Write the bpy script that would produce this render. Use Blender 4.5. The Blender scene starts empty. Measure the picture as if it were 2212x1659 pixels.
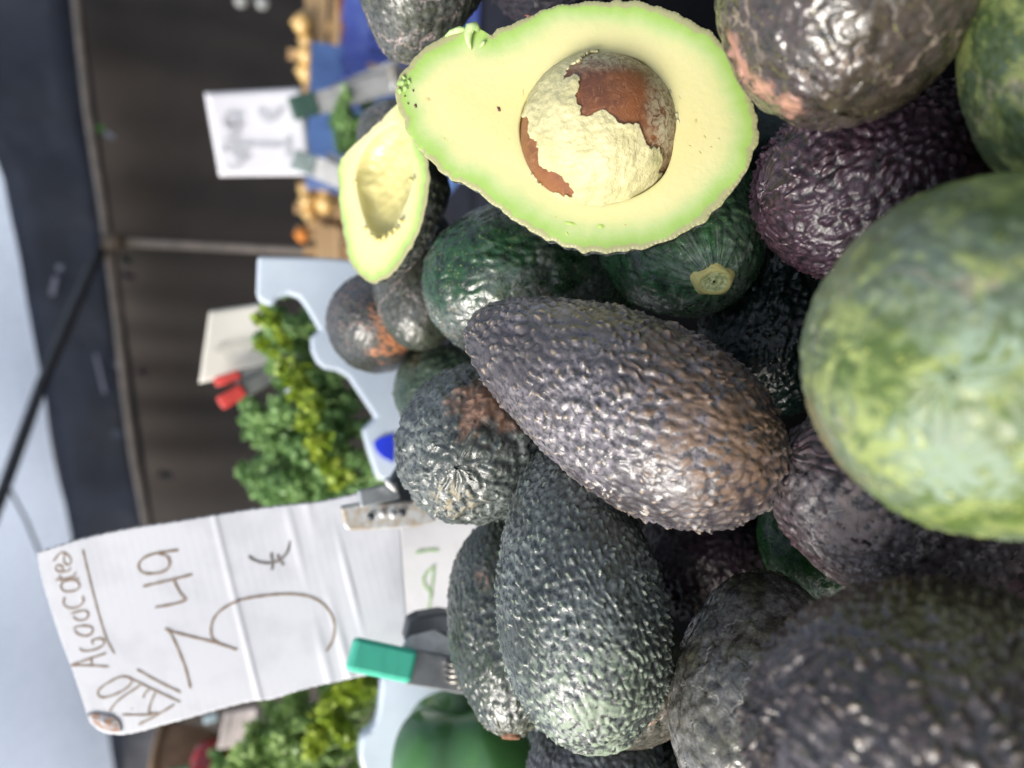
import bpy, math, random
import numpy as np
from mathutils import Vector, Matrix, noise as mnoise

random.seed(7)
rng = np.random.default_rng(7)
scene = bpy.context.scene
COL = scene.collection

# ------------------------------------------------------------------ camera
F_PX, CX, CY = 1598.0, 1106.0, 829.5          # focal length and centre on a 2212 x 1659 picture
PITCH, ROLL = math.radians(16.0), math.radians(2.6)
CAM = Vector((0.0, 0.0, 1.30))
W_ = Vector((0, math.cos(PITCH), -math.sin(PITCH)))
r0 = Vector((0, -math.sin(PITCH), -math.cos(PITCH)))   # picture right = world down (phone held upright)
u0 = Vector((1, 0, 0))                                  # picture up = world right
R_ = (r0 * math.cos(ROLL) + u0 * math.sin(ROLL)).normalized()
U_ = (u0 * math.cos(ROLL) - r0 * math.sin(ROLL)).normalized()
cam = bpy.data.cameras.new("camera")
cam_o = bpy.data.objects.new("camera", cam)
COL.objects.link(cam_o)
m = Matrix((R_, U_, -W_)).transposed().to_4x4()
m.translation = CAM
cam_o.matrix_world = m
cam.sensor_width = 36.0
cam.lens = 36.0 * F_PX / 2212.0
cam.clip_start, cam.clip_end = 0.01, 400.0
cam.dof.use_dof = True
cam.dof.focus_distance = 0.228
cam.dof.aperture_fstop = 6.8
scene.camera = cam_o

# ------------------------------------------------------------------ light
SUN = Vector((-0.74, -0.44, 0.58)).normalized()
world = bpy.data.worlds.new("World")
scene.world = world
world.use_nodes = True
wn = world.node_tree
sky = wn.nodes.new("ShaderNodeTexSky")
sky.sky_type = 'NISHITA'
sky.sun_disc = False
sky.sun_elevation = math.asin(SUN.z)
sky.sun_rotation = math.atan2(SUN.x, SUN.y)
sky.air_density, sky.dust_density = 1.0, 3.0
bg = wn.nodes["Background"]
bg.inputs["Strength"].default_value = 0.145
hs = wn.nodes.new('ShaderNodeHueSaturation'); hs.inputs['Saturation'].default_value = .60     # thin high cloud pales the blue
wn.links.new(sky.outputs[0], hs.inputs['Color']); wn.links.new(hs.outputs[0], bg.inputs[0])
sl = bpy.data.lights.new("sun", 'SUN')
sl.energy, sl.angle, sl.color = 2.5, math.radians(28), (1.0, 0.96, 0.90)
so = bpy.data.objects.new("sun", sl)
so.rotation_euler = SUN.to_track_quat('Z', 'Y').to_euler()
COL.objects.link(so)
vs = scene.view_settings
vs.view_transform, vs.look, vs.exposure, vs.gamma = 'Standard', 'None', 0.62, 1.0
vs.use_curve_mapping = False


# ------------------------------------------------------------------ helpers
def at(x, y, d):
    """point of the place seen at picture position (x, y), d metres along the view axis"""
    return CAM + W_ * d + R_ * (d * (x - CX) / F_PX) + U_ * (d * (CY - y) / F_PX)

def atY(x, y, Y):
    """same, on the upright plane Y metres in front of the camera"""
    k = W_.y + R_.y * (x - CX) / F_PX + U_.y * (CY - y) / F_PX
    return at(x, y, Y / k)

def pix(p):
    v = Vector(p) - CAM
    d = v.dot(W_)
    return CX + F_PX * v.dot(R_) / d, CY - F_PX * v.dot(U_) / d

def tag(o, label=None, cat=None, group=None, kind=None):
    if label: o["label"] = label
    if cat: o["category"] = cat
    if group: o["group"] = group
    if kind: o["kind"] = kind
    return o

def mesh_np(name, V, faces, mat=None, parent=None, smooth=True, mats=None):
    """V (n,3) in world space; faces: list of index arrays with equal columns"""
    me = bpy.data.meshes.new(name)
    V = np.asarray(V, dtype=np.float32)
    if isinstance(faces, np.ndarray): faces = [faces]
    faces = [np.asarray(f, dtype=np.int32) for f in faces if len(f)]
    loops = np.concatenate([f.ravel() for f in faces])
    counts = np.concatenate([np.full(len(f), f.shape[1], dtype=np.int32) for f in faces])
    starts = np.concatenate([[0], np.cumsum(counts)[:-1]]).astype(np.int32)
    me.vertices.add(len(V)); me.vertices.foreach_set("co", V.ravel())
    me.loops.add(len(loops)); me.loops.foreach_set("vertex_index", loops)
    me.polygons.add(len(counts)); me.polygons.foreach_set("loop_start", starts)
    me.polygons.foreach_set("use_smooth", np.full(len(counts), smooth, dtype=bool))
    me.update(calc_edges=True); me.validate()
    if mat: me.materials.append(mat)
    o = bpy.data.objects.new(name, me)
    COL.objects.link(o)
    if parent is not None:
        o.parent = parent
        o.matrix_parent_inverse = parent.matrix_world.inverted() if False else Matrix.Identity(4)
    return o

def recentre(o, org):
    """put the object's origin at org (mesh given in world space, unparented or parent at identity)"""
    me = o.data
    n = len(me.vertices)
    co = np.empty(n * 3, dtype=np.float32); me.vertices.foreach_get("co", co)
    co = co.reshape(-1, 3) - np.array(org, dtype=np.float32)
    me.vertices.foreach_set("co", co.ravel()); me.update()
    po = o.parent.location if o.parent else Vector((0, 0, 0))
    o.location = Vector(org) - po
    return o

def empty(name, loc):
    e = bpy.data.objects.new(name, None)
    e.empty_display_size = 0.02
    e.location = loc
    COL.objects.link(e)
    return e

def put(name, V, F, mat, parent=None, smooth=False, org=None, bevel=0):
    """mesh from python lists (world space)"""
    V = [Vector(v) for v in V]
    c = Vector(org) if org is not None else sum(V, Vector()) / len(V)
    me = bpy.data.meshes.new(name)
    me.from_pydata([v - c for v in V], [], F)
    me.polygons.foreach_set("use_smooth", [smooth] * len(me.polygons))
    me.materials.append(mat)
    me.update()
    o = bpy.data.objects.new(name, me)
    COL.objects.link(o)
    if parent is not None:
        o.parent = parent
        pc = Vector(parent.location)
        if parent.parent is not None: pc += Vector(parent.parent.location)
        o.location = c - pc
    else:
        o.location = c
    if bevel:
        b = o.modifiers.new("bevel", 'BEVEL'); b.width = bevel; b.segments = 2; b.limit_method = 'ANGLE'
    return o

def prism(name, pts, back, mat, parent=None, bevel=0, smooth=False):
    """closed outline (world points, one plane) given thickness along vector back"""
    n = len(pts)
    V = [Vector(p) for p in pts] + [Vector(p) + back for p in pts]
    F = [list(range(n)), list(range(2 * n - 1, n - 1, -1))] + [[i, i + n, (i + 1) % n + n, (i + 1) % n] for i in range(n)]
    return put(name, V, F, mat, parent, smooth, bevel=bevel)

def box(name, c, size, mat, parent=None, bevel=0, rz=0.0, tilt=0.0):
    sx, sy, sz = size[0] / 2, size[1] / 2, size[2] / 2
    M = Matrix.Rotation(rz, 3, 'Z') @ Matrix.Rotation(tilt, 3, 'X')
    V = [Vector(c) + M @ Vector((x * sx, y * sy, z * sz)) for x in (-1, 1) for y in (-1, 1) for z in (-1, 1)]
    F = [[0, 1, 3, 2], [4, 6, 7, 5], [0, 4, 5, 1], [2, 3, 7, 6], [0, 2, 6, 4], [1, 5, 7, 3]]
    return put(name, V, F, mat, parent, bevel=bevel)

def bar(name, p, q, w, t, mat, parent=None, bevel=0, face=None, w2=None):
    """flat bar from p to q, w wide, t thick, broad side to the camera"""
    p, q = Vector(p), Vector(q)
    a = (q - p).normalized()
    f = face if face is not None else (CAM - p).normalized()
    s = a.cross(f).normalized(); n = s.cross(a).normalized()
    w2 = w if w2 is None else w2
    V = []
    for e, ww in ((p, w), (q, w2)):
        for i, j in ((-1, -1), (1, -1), (1, 1), (-1, 1)):
            V.append(e + s * (i * ww / 2) + n * (j * t / 2))
    F = [[3, 2, 1, 0], [4, 5, 6, 7]] + [[i, (i + 1) % 4, (i + 1) % 4 + 4, i + 4] for i in range(4)]
    return put(name, V, F, mat, parent, bevel=bevel)

def tube_geo(path, rad, seg=12):
    P = [Vector(p) for p in path]
    n = len(P)
    rr = rad if isinstance(rad, (list, tuple)) else [rad] * n
    V, F = [], []
    prev = None
    for i in range(n):
        t = (P[min(i + 1, n - 1)] - P[max(i - 1, 0)]).normalized()
        if prev is None:
            s = t.cross(Vector((0, 0, 1)) if abs(t.z) < .9 else Vector((1, 0, 0))).normalized()
        else:
            s = (prev - t * prev.dot(t)).normalized()
        prev = s
        b = t.cross(s)
        for k in range(seg):
            a = 2 * math.pi * k / seg
            V.append(P[i] + (s * math.cos(a) + b * math.sin(a)) * rr[i])
    for i in range(n - 1):
        for k in range(seg):
            k2 = (k + 1) % seg
            F.append([i * seg + k, i * seg + k2, (i + 1) * seg + k2, (i + 1) * seg + k])
    F.append(list(range(seg))[::-1]); F.append([(n - 1) * seg + k for k in range(seg)])
    return V, F

def tube(name, path, rad, mat, parent=None, seg=12):
    V, F = tube_geo(path, rad, seg)
    return put(name, V, F, mat, parent, smooth=True)

def smooth_poly(P, n, closed=True):
    """Catmull-Rom through 2-D points, resampled evenly to n"""
    P = np.asarray(P, float)
    m_ = len(P)
    out = []
    rngi = range(m_) if closed else range(m_ - 1)
    for i in rngi:
        if closed: a, b, c, d = P[(i - 1) % m_], P[i], P[(i + 1) % m_], P[(i + 2) % m_]
        else: a, b, c, d = P[max(i - 1, 0)], P[i], P[i + 1], P[min(i + 2, m_ - 1)]
        t = np.linspace(0, 1, 14, endpoint=False)[:, None]
        out.append(.5 * ((2 * b) + (-a + c) * t + (2 * a - 5 * b + 4 * c - d) * t ** 2 + (-a + 3 * b - 3 * c + d) * t ** 3))
    Q = np.concatenate(out + ([] if closed else [P[-1:]]))
    if closed: Q = np.vstack([Q, Q[:1]])
    s = np.concatenate([[0], np.cumsum(np.linalg.norm(np.diff(Q, axis=0), axis=1))])
    t = np.linspace(0, s[-1], n, endpoint=not closed)
    return np.stack([np.interp(t, s, Q[:, 0]), np.interp(t, s, Q[:, 1])], 1)

def in_poly(x, y, poly):
    """vectorised point in polygon"""
    inside = np.zeros(len(x), bool)
    n = len(poly)
    for i in range(n):
        x1, y1 = poly[i]; x2, y2 = poly[(i + 1) % n]
        c = ((y1 > y) != (y2 > y))
        with np.errstate(divide='ignore', invalid='ignore'):
            xi = (x2 - x1) * (y - y1) / ((y2 - y1) if y2 != y1 else 1e-9) + x1
        inside ^= (c & (x < xi))
    return inside

def waves(P, freq, amp, seed, n=14):
    """cheap smooth 3-D noise: a sum of plane waves"""
    g = np.random.default_rng(seed)
    out = np.zeros(len(P))
    for _ in range(n):
        k = g.normal(size=3); k *= freq * g.uniform(.6, 1.4) / np.linalg.norm(k)
        out += np.sin(P @ k + g.uniform(0, 6.28))
    return out * amp / math.sqrt(n)


# ------------------------------------------------------------------ materials
class NT:
    def __init__(s, name):
        s.m = bpy.data.materials.new(name); s.m.use_nodes = True
        s.t = s.m.node_tree; s.N = s.t.nodes; s.L = s.t.links
        s.b = s.N["Principled BSDF"]; s.out = s.N["Material Output"]
    def n(s, typ, **kw):
        nd = s.N.new("ShaderNode" + typ)
        for k, v in kw.items():
            if k.startswith("i_"):
                key = k[2:].replace("_", " ")
                nd.inputs[int(key) if key.isdigit() else key].default_value = v
            else: setattr(nd, k, v)
        return nd
    def l(s, a, b): s.L.new(a, b)
    def math(s, op, a, b=None, c=None, clamp=False):
        nd = s.n("Math", operation=op, use_clamp=clamp)
        for i, v in enumerate((a, b, c)):
            if v is None: continue
            if isinstance(v, (int, float)): nd.inputs[i].default_value = v
            else: s.l(v, nd.inputs[i])
        return nd.outputs[0]
    def ramp(s, v, a, b, lo=0.0, hi=1.0, smooth=True):
        nd = s.n("MapRange", interpolation_type='SMOOTHSTEP' if smooth else 'LINEAR')
        s.l(v, nd.inputs[0])
        for i, q in enumerate((a, b, lo, hi)): nd.inputs[i + 1].default_value = q
        return nd.outputs[0]
    def mix(s, f, a, b):
        nd = s.n("Mix", data_type='RGBA')
        if isinstance(f, (int, float)): nd.inputs[0].default_value = f
        else: s.l(f, nd.inputs[0])
        for i, v in ((6, a), (7, b)):
            if isinstance(v, tuple): nd.inputs[i].default_value = (*v[:3], 1)
            else: s.l(v, nd.inputs[i])
        return nd.outputs[2]
    def noise(s, co, scale, detail=3, rough=.55, dist=0.0):
        nd = s.n("TexNoise"); s.l(co, nd.inputs["Vector"])
        nd.inputs["Scale"].default_value = scale; nd.inputs["Detail"].default_value = detail
        nd.inputs["Roughness"].default_value = rough; nd.inputs["Distortion"].default_value = dist
        return nd.outputs["Fac"], nd.outputs["Color"]
    def vmath(s, op, a, b):
        nd = s.n("VectorMath", operation=op)
        for i, v in enumerate((a, b)):
            if isinstance(v, (tuple, Vector)): nd.inputs[i].default_value = tuple(v)
            elif isinstance(v, (int, float)): nd.inputs["Scale"].default_value = v
            else: s.l(v, nd.inputs[i])
        return nd.outputs["Value"] if op in ('DISTANCE', 'DOT_PRODUCT', 'LENGTH') else nd.outputs[0]
    def coord(s): return s.n("TexCoord").outputs["Object"]

def simple(name, col, rough=.5, var=.25, scale=60, metal=0.0, bump=0.0, bscale=300, col2=None, spec=.5, trans=0.0, coat=0.0, stretch=None):
    k = NT(name)
    co = k.coord()
    if stretch:
        mp = k.n("Mapping"); k.l(co, mp.inputs[0]); mp.inputs["Scale"].default_value = stretch; co = mp.outputs[0]
    f, _ = k.noise(co, scale, 4)
    c2 = col2 or tuple(c * (1 - var) for c in col)
    k.l(k.mix(k.ramp(f, .38, .64), col, c2), k.b.inputs["Base Color"])
    k.b.inputs["Roughness"].default_value = rough
    k.b.inputs["Metallic"].default_value = metal
    k.b.inputs["Specular IOR Level"].default_value = spec
    k.b.inputs["Coat Weight"].default_value = coat
    if bump:
        g, _ = k.noise(co, bscale, 4)
        bp = k.n("Bump"); bp.inputs["Strength"].default_value = 1.0; bp.inputs["Distance"].default_value = bump
        k.l(g, bp.inputs["Height"]); k.l(bp.outputs[0], k.b.inputs["Normal"])
    if trans:
        tr = k.n("BsdfTranslucent"); tr.inputs[0].default_value = (*col, 1)
        mx = k.n("MixShader"); mx.inputs[0].default_value = trans
        k.l(k.b.outputs[0], mx.inputs[1]); k.l(tr.outputs[0], mx.inputs[2]); k.l(mx.outputs[0], k.out.inputs[0])
    return k.m

def skin(name, groove, body, body2, peak, peb=370, amp=.00042, peakamt=.5, rough=(.28, .5), seed=0.0,
         veins=0.0, vcol=(.30, .22, .15), vscale=70, patches=(), bloom=0.0, bcol=(.22, .22, .25), radial=None,
         lump=0.0, speck=0.0, scol=(.42, .42, .12), stretch=1.0, groovy=1.0, attr=True, spec=.8, dk=.55, wrinkle=0, mottle=0.0, mcol=(.1, .1, .1)):
    """avocado peel: pebbles with real relief, lenticel specks, bloom, scar veins, russet patches"""
    k = NT(name)
    groove, body, body2 = (tuple(c * dk for c in q) for q in (groove, body, body2)); bcol = tuple(c * (.35 + .65 * dk) for c in bcol)
    co0 = k.coord()
    co = k.vmath('ADD', co0, (seed, seed * .37, -seed * .61))
    if stretch != 1.0:
        mp = k.n("Mapping"); k.l(co, mp.inputs[0]); mp.inputs["Scale"].default_value = (1, 1, stretch); co = mp.outputs[0]
    big, _ = k.noise(co, 38, 3)
    mid, _ = k.noise(co, 130, 4, .6)
    fine, finec = k.noise(co, 620, 3, .6)
    wf, wc = k.noise(co, 150, 2)
    wv = k.vmath('SCALE', k.vmath('SUBTRACT', wc, (.5, .5, .5)), .0034)
    wco = k.vmath('ADD', co, wv)
    if attr:
        dist = k.n("Attribute", attribute_name="d1").outputs["Fac"]
        gap = k.n("Attribute", attribute_name="gap").outputs["Fac"]
        rcell = k.n("Attribute", attribute_name="cell").outputs["Fac"]
        dist = k.math('ADD', dist, k.math('MULTIPLY', k.math('SUBTRACT', fine, .5), .35))
        cell = k.ramp(dist, .10, .60, 1, 0)
        hgt = k.math('MULTIPLY', fine, amp * .30)
        valley = k.math('MAXIMUM', k.ramp(dist, .38, .62, 0, 1), k.ramp(gap, .02, .16, .8, 0))
    else:
        vo = k.n("TexVoronoi", feature='SMOOTH_F1'); vo.inputs["Scale"].default_value = peb
        vo.inputs["Smoothness"].default_value = .18
        k.l(wco, vo.inputs["Vector"])
        dist = vo.outputs["Distance"]
        cell = k.ramp(dist, .06, .56, 1, 0)
        hgt = k.math('ADD', k.math('MULTIPLY', cell, amp), k.math('MULTIPLY', fine, amp * .3))
        valley = k.ramp(dist, .36, .58, 0, 1)
        rcell = mid
    if lump: hgt = k.math('ADD', hgt, k.math('MULTIPLY', mid, lump))
    col = k.mix(k.ramp(big, .40, .60), body, body2)
    gr = k.math('MULTIPLY', valley, groovy)
    col = k.mix(gr, col, groove)
    col = k.mix(k.math('MULTIPLY', k.ramp(mid, .45, .7), .35), col, groove)
    if bloom:
        bf = k.math('MULTIPLY', k.math('MULTIPLY', k.ramp(big, .35, .62), k.ramp(fine, .35, .62)), bloom)
        col = k.mix(bf, col, bcol)
    pk = k.math('MULTIPLY', k.ramp(dist, .06, .26, 1, 0), k.ramp(k.math('ADD', rcell, k.math('MULTIPLY', mid, .6)), 1.05 - peakamt * .5, 1.2 - peakamt * .4))
    pk = k.math('MULTIPLY', pk, min(1, peakamt * 1.3))
    col = k.mix(pk, col, peak)
    if mottle:
        mo, _ = k.noise(wco, 75, 6, .72, .6)
        col = k.mix(k.math('MULTIPLY', k.ramp(mo, .47, .60), mottle), col, mcol)
        mo2, _ = k.noise(wco, 210, 4, .7)
        col = k.mix(k.math('MULTIPLY', k.ramp(mo2, .54, .66), mottle * .7), col, groove)
    if speck:
        v4 = k.n("TexVoronoi", feature='F1'); v4.inputs["Scale"].default_value = 640
        k.l(wco, v4.inputs["Vector"])
        sp = k.math('MULTIPLY', k.ramp(v4.outputs["Distance"], .10, .24, 1, 0), k.ramp(wf, .40, .62, 0, speck * .75))
        col = k.mix(sp, col, scol)
    rg = k.ramp(fine, .3, .7, rough[0], rough[1])
    if veins:
        v3 = k.n("TexVoronoi", feature='DISTANCE_TO_EDGE'); v3.inputs["Scale"].default_value = vscale
        wv2 = k.vmath('SCALE', k.vmath('SUBTRACT', wc, (.5, .5, .5)), .012)
        k.l(k.vmath('ADD', co, k.vmath('ADD', wv2, k.vmath('SCALE', finec, .0016))), v3.inputs["Vector"])
        ln = k.math('MULTIPLY', k.math('MULTIPLY', k.ramp(v3.outputs["Distance"], .004, .032, 1, 0), k.ramp(fine, .3, .55)), k.ramp(big, .44, .60, 0, veins))
        col = k.mix(ln, col, vcol)
        hgt = k.math('ADD', hgt, k.math('MULTIPLY', ln, .00018))
    for (pc, pr, pcol, dens) in patches:
        dd = k.vmath('DISTANCE', co0, tuple(pc))
        e = k.math('ADD', k.math('DIVIDE', dd, pr), k.math('MULTIPLY', k.math('SUBTRACT', mid, .5), 2.4))
        mk = k.ramp(e, .45, 1.15, 1, 0)
        mk = k.math('MULTIPLY', mk, k.ramp(k.math('ADD', k.math('ADD', fine, mid), k.math('MULTIPLY', cell, .25)), 1.16 - dens * .36, 1.30 - dens * .30))
        col = k.mix(mk, col, pcol)
        rg = k.math('MULTIPLY_ADD', mk, .3, rg, clamp=True)
    if radial:                     # ridges that converge on the stem scar
        pole, rad, ramp_amp, rcol = radial
        v = k.vmath('SUBTRACT', co0, tuple(pole))
        sx = k.n("SeparateXYZ"); k.l(v, sx.inputs[0])
        ang = k.n("CombineXYZ"); k.l(sx.outputs[0], ang.inputs[0]); k.l(sx.outputs[1], ang.inputs[1])
        nn = k.vmath('NORMALIZE', ang.outputs[0], (0, 0, 0))
        rn, _ = k.noise(nn, 3.6, 4, .62)
        near = k.ramp(k.vmath('LENGTH', v, (0, 0, 0)), rad * .3, rad, 1, 0)
        hgt = k.math('ADD', k.math('MULTIPLY', hgt, k.math('SUBTRACT', 1.0, k.math('MULTIPLY', near, .6))),
                     k.math('MULTIPLY', k.math('MULTIPLY', rn, near), ramp_amp))
        col = k.mix(k.math('MULTIPLY', k.math('MULTIPLY', k.ramp(rn, .46, .66), near), .8), col, rcol)
    k.l(col, k.b.inputs["Base Color"]); k.l(rg, k.b.inputs["Roughness"])
    k.b.inputs["Specular IOR Level"].default_value = spec
    ds = k.n("Displacement"); ds.inputs["Midlevel"].default_value = 0.0; ds.inputs["Scale"].default_value = 1.0
    k.l(hgt, ds.inputs["Height"]); k.l(ds.outputs[0], k.out.inputs["Displacement"])
    k.m.displacement_method = 'BOTH'
    return k.m


# ------------------------------------------------------------------ avocados
GROUP = "avocados heaped in the crate"
def grid_faces(nr, nt, wrap=True):
    i = np.arange(nr - 1)[:, None]; j = np.arange(nt if wrap else nt - 1)[None, :]
    j2 = (j + 1) % nt
    a = i * nt + j; b = i * nt + j2; c = (i + 1) * nt + j2; d = (i + 1) * nt + j
    return np.stack([a.ravel(), b.ravel(), c.ravel(), d.ravel()], 1)

def pebbles(P, L, zr, rr, h, seed, aniso=1.0):
    """P (n,3): distance to the nearest and second nearest pebble centre, in units of the spacing h, and a random number per pebble.
    Centres sit in jittered rows round the fruit; (zr, rr) is the profile from stem to blossom."""
    g = np.random.default_rng(seed)
    sa = np.concatenate([[0], np.cumsum(np.hypot(np.diff(zr), np.diff(rr)))])
    hs = h * .9 / aniso
    nrow = max(4, int(sa[-1] / hs))
    srow = (np.arange(nrow) + .5) * sa[-1] / nrow
    zrow, rrow = np.interp(srow, sa, zr), np.interp(srow, sa, rr)
    ncol = np.maximum(1, np.round(2 * math.pi * rrow / h)).astype(int)
    mx = ncol.max()
    off = g.uniform(0, 1, nrow)
    jt = g.uniform(-.36, .36, (nrow, mx)); js = g.uniform(-.38, .38, (nrow, mx)); rnd = g.uniform(0, 1, (nrow, mx))
    th = np.arctan2(P[:, 1], P[:, 0]) / (2 * math.pi) % 1.0
    # position along the profile from z (monotonic)
    s = np.interp(-P[:, 2], -zr, sa)
    row = np.clip((s / sa[-1] * nrow).astype(int), 0, nrow - 1)
    d1 = np.full(len(P), 9.0); d2 = np.full(len(P), 9.0); cr = np.zeros(len(P))
    th2 = th + .05 * np.sin(s * 60 + seed)
    for dr in (-2, -1, 0, 1, 2):
        r_ = np.clip(row + dr, 0, nrow - 1)
        ok = (row + dr >= 0) & (row + dr < nrow)
        n_ = ncol[r_]
        c0 = np.floor(th2 * n_ - off[r_]).astype(int)
        for dc in (-1, 0, 1, 2):
            c = (c0 + dc)
            cm = c % n_
            tc = (c + off[r_] + jt[r_, cm]) / n_
            sc = np.clip(srow[r_] + js[r_, cm] * hs, 0, sa[-1])
            rc = np.interp(sc, sa, rr)
            ra_ = np.interp(s, sa, rr)
            dt = (tc - th2); dt -= np.round(dt)
            d = np.hypot(dt * 2 * math.pi * .5 * (rc + ra_), (sc - s) * aniso) / h
            d = np.where(ok, d, 9)
            nearer = d < d1
            d2 = np.where(nearer, d1, np.where((d > d1 + 1e-6), np.minimum(d2, d), d2)); cr = np.where(nearer, rnd[r_, cm], cr); d1 = np.where(nearer, d, d1)
    return d1, d2, cr

def sstep(x, a, b):
    t = np.clip((x - a) / (b - a), 0, 1); return t * t * (3 - 2 * t)

def avocado(label, stem, blossom, R, k=.25, res=160, seed=1, scar=None, sk=None, patches=(), bend=0.0, squash=1.0, lumpy=.0007, radial=None):
    A, B = at(*stem), at(*blossom)
    L = (B - A).length
    ax = (A - B).normalized()                       # local +Z points to the stem end
    q = ax.to_track_quat('Z', 'X')
    o_c = (A + B) / 2
    nt, nr = int(res * 1.9), res
    ph = np.linspace(0, math.pi, nr + 2)[1:-1]
    th = np.linspace(0, 2 * math.pi, nt, endpoint=False)
    prof = np.sin(ph) * (1 - k * np.cos(ph)); prof /= prof.max()
    z = np.cos(ph) * L / 2
    rad = R * prof
    X = rad[:, None] * np.cos(th)[None] ; Y = rad[:, None] * np.sin(th)[None] * squash
    Z = np.repeat(z[:, None], nt, 1)
    P = np.stack([X, Y, Z], -1).reshape(-1, 3)
    P = np.vstack([P, [[0, 0, L / 2]], [[0, 0, -L / 2]]])
    P[:, 0] += bend * ((P[:, 2] / (L / 2)) ** 2)
    nrm = P / np.maximum(np.linalg.norm(P / np.array([1, 1, 1.6]), axis=1)[:, None], 1e-6)
    nrm /= np.maximum(np.linalg.norm(nrm, axis=1)[:, None], 1e-6)
    P = P + nrm * (waves(P, 70, lumpy, seed) + waves(P, 170, lumpy * .35, seed + 1))[:, None]
    # pebbled relief, real geometry
    al_, am_ = sk.get("peb", 300), sk.get("amp", .0004)
    hsp = 1.0 / al_
    Wp = np.stack([waves(P[:-2], 1.3 / hsp, hsp * .30, seed + 21 + q_) + waves(P[:-2], 3.5 / hsp, hsp * .12, seed + 31 + q_) for q_ in range(3)], 1)
    d1, d2, cr_ = pebbles(P[:-2] + Wp, L, np.concatenate([[L / 2], z, [-L / 2]]), np.concatenate([[0], rad, [0]]), hsp, seed, sk.get("stretch", 1.0))
    d1 = np.append(d1, [.5, .5]); d2 = np.append(d2, [.7, .7]); cr_ = np.append(cr_, [0, 0])
    dome = 1 - sstep(d1, .05, .62)
    edge = sstep(d2 - d1, 0, .35)
    fadep = np.clip(np.hypot(P[:, 0], P[:, 1]) / (hsp * 1.2), .15, 1)
    hh = dome * (.25 + .95 * cr_ ** 1.3) * (.35 + .65 * edge) * fadep + .35 * waves(P, 5.0 / hsp, .5, seed + 41)
    area = .75 + .35 * np.tanh(waves(P, 110, 1.0, seed + 3))
    wr_ = sk.get('wrinkle', .00025)
    Pw = P * np.array([1, 1, .55])
    rid = 1 - np.abs(np.tanh(waves(Pw, 420, 1.6, seed + 51))) + .6 * (1 - np.abs(np.tanh(waves(Pw, 900, 1.6, seed + 52))))
    P = P + nrm * (am_ * 1.4 * hh * area - wr_ * rid * fadep)[:, None]
    # shallow hollow round the stem
    rr = np.hypot(P[:, 0] - bend, P[:, 1])
    P[:, 2] -= np.where(P[:, 2] > 0, .0022 * np.exp(-(rr / .0035) ** 2), 0)
    F4 = grid_faces(nr, nt)
    n = nr * nt
    j = np.arange(nt); j2 = (j + 1) % nt
    top = np.stack([np.full(nt, n), j2, j], 1)
    bot = np.stack([np.full(nt, n + 1), (nr - 1) * nt + j, (nr - 1) * nt + j2], 1)
    F4 = F4[:, ::-1]
    M = q.to_matrix().to_4x4(); M.translation = o_c
    Mi = M.inverted()
    sk = dict(sk)
    sk["patches"] = [(Mi @ at(*p[0]), p[1], p[2], p[3]) for p in patches]
    if radial: sk["radial"] = (Vector((bend, 0, L / 2)), radial[0], radial[1], radial[2])
    mat = skin("avocado_peel", seed=seed * .173, **sk)
    o = mesh_np("avocado", P, [F4[:, ::-1], top[:, ::-1], bot[:, ::-1]], mat)
    o.matrix_world = M
    for nm, arr in (("d1", d1), ("gap", d2 - d1), ("cell", cr_)):
        a = o.data.attributes.new(nm, 'FLOAT', 'POINT'); a.data.foreach_set("value", arr.astype(np.float32))
    tag(o, label, "avocado", GROUP)
    if scar:
        V, F = [], []
        sr, sm, smat = scar
        rings = [(0, .0004), (sr * .55, .0002), (sr * .8, .0006), (sr, .0011), (sr * 1.12, .0006), (sr * 1.35, -.0014)]
        zt = L / 2 - .0022 + .0006
        V.append(Vector((bend, 0, zt + rings[0][1])))
        ns = 28
        for (r_, h) in rings[1:]:
            for i in range(ns):
                a = 2 * math.pi * i / ns
                w = 1 + .06 * math.sin(2 * a + 1) + .04 * math.sin(3 * a) + (.10 * math.sin(5 * a + 2) if r_ > sr * 1.2 else 0)
                V.append(Vector((bend + r_ * w * math.cos(a), r_ * w * math.sin(a) * .88, zt + h)))
        for i in range(ns): F.append([0, 1 + i, 1 + (i + 1) % ns])
        for q_ in range(len(rings) - 2):
            for i in range(ns):
                a, b = 1 + q_ * ns + i, 1 + q_ * ns + (i + 1) % ns
                F.append([a, a + ns, b + ns, b])
        me = bpy.data.meshes.new("stem_scar"); me.from_pydata(V, [], F)
        me.polygons.foreach_set("use_smooth", [True] * len(F)); me.materials.append(smat); me.materials.append(m_scar_rim if smat is m_scar_y else smat)
        for pi_ in range(ns * 2, len(F)): me.polygons[pi_].material_index = 1
        me.update()
        s = bpy.data.objects.new("stem_scar", me); COL.objects.link(s); s.parent = o
        tag(s, sm)
    return o

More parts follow.
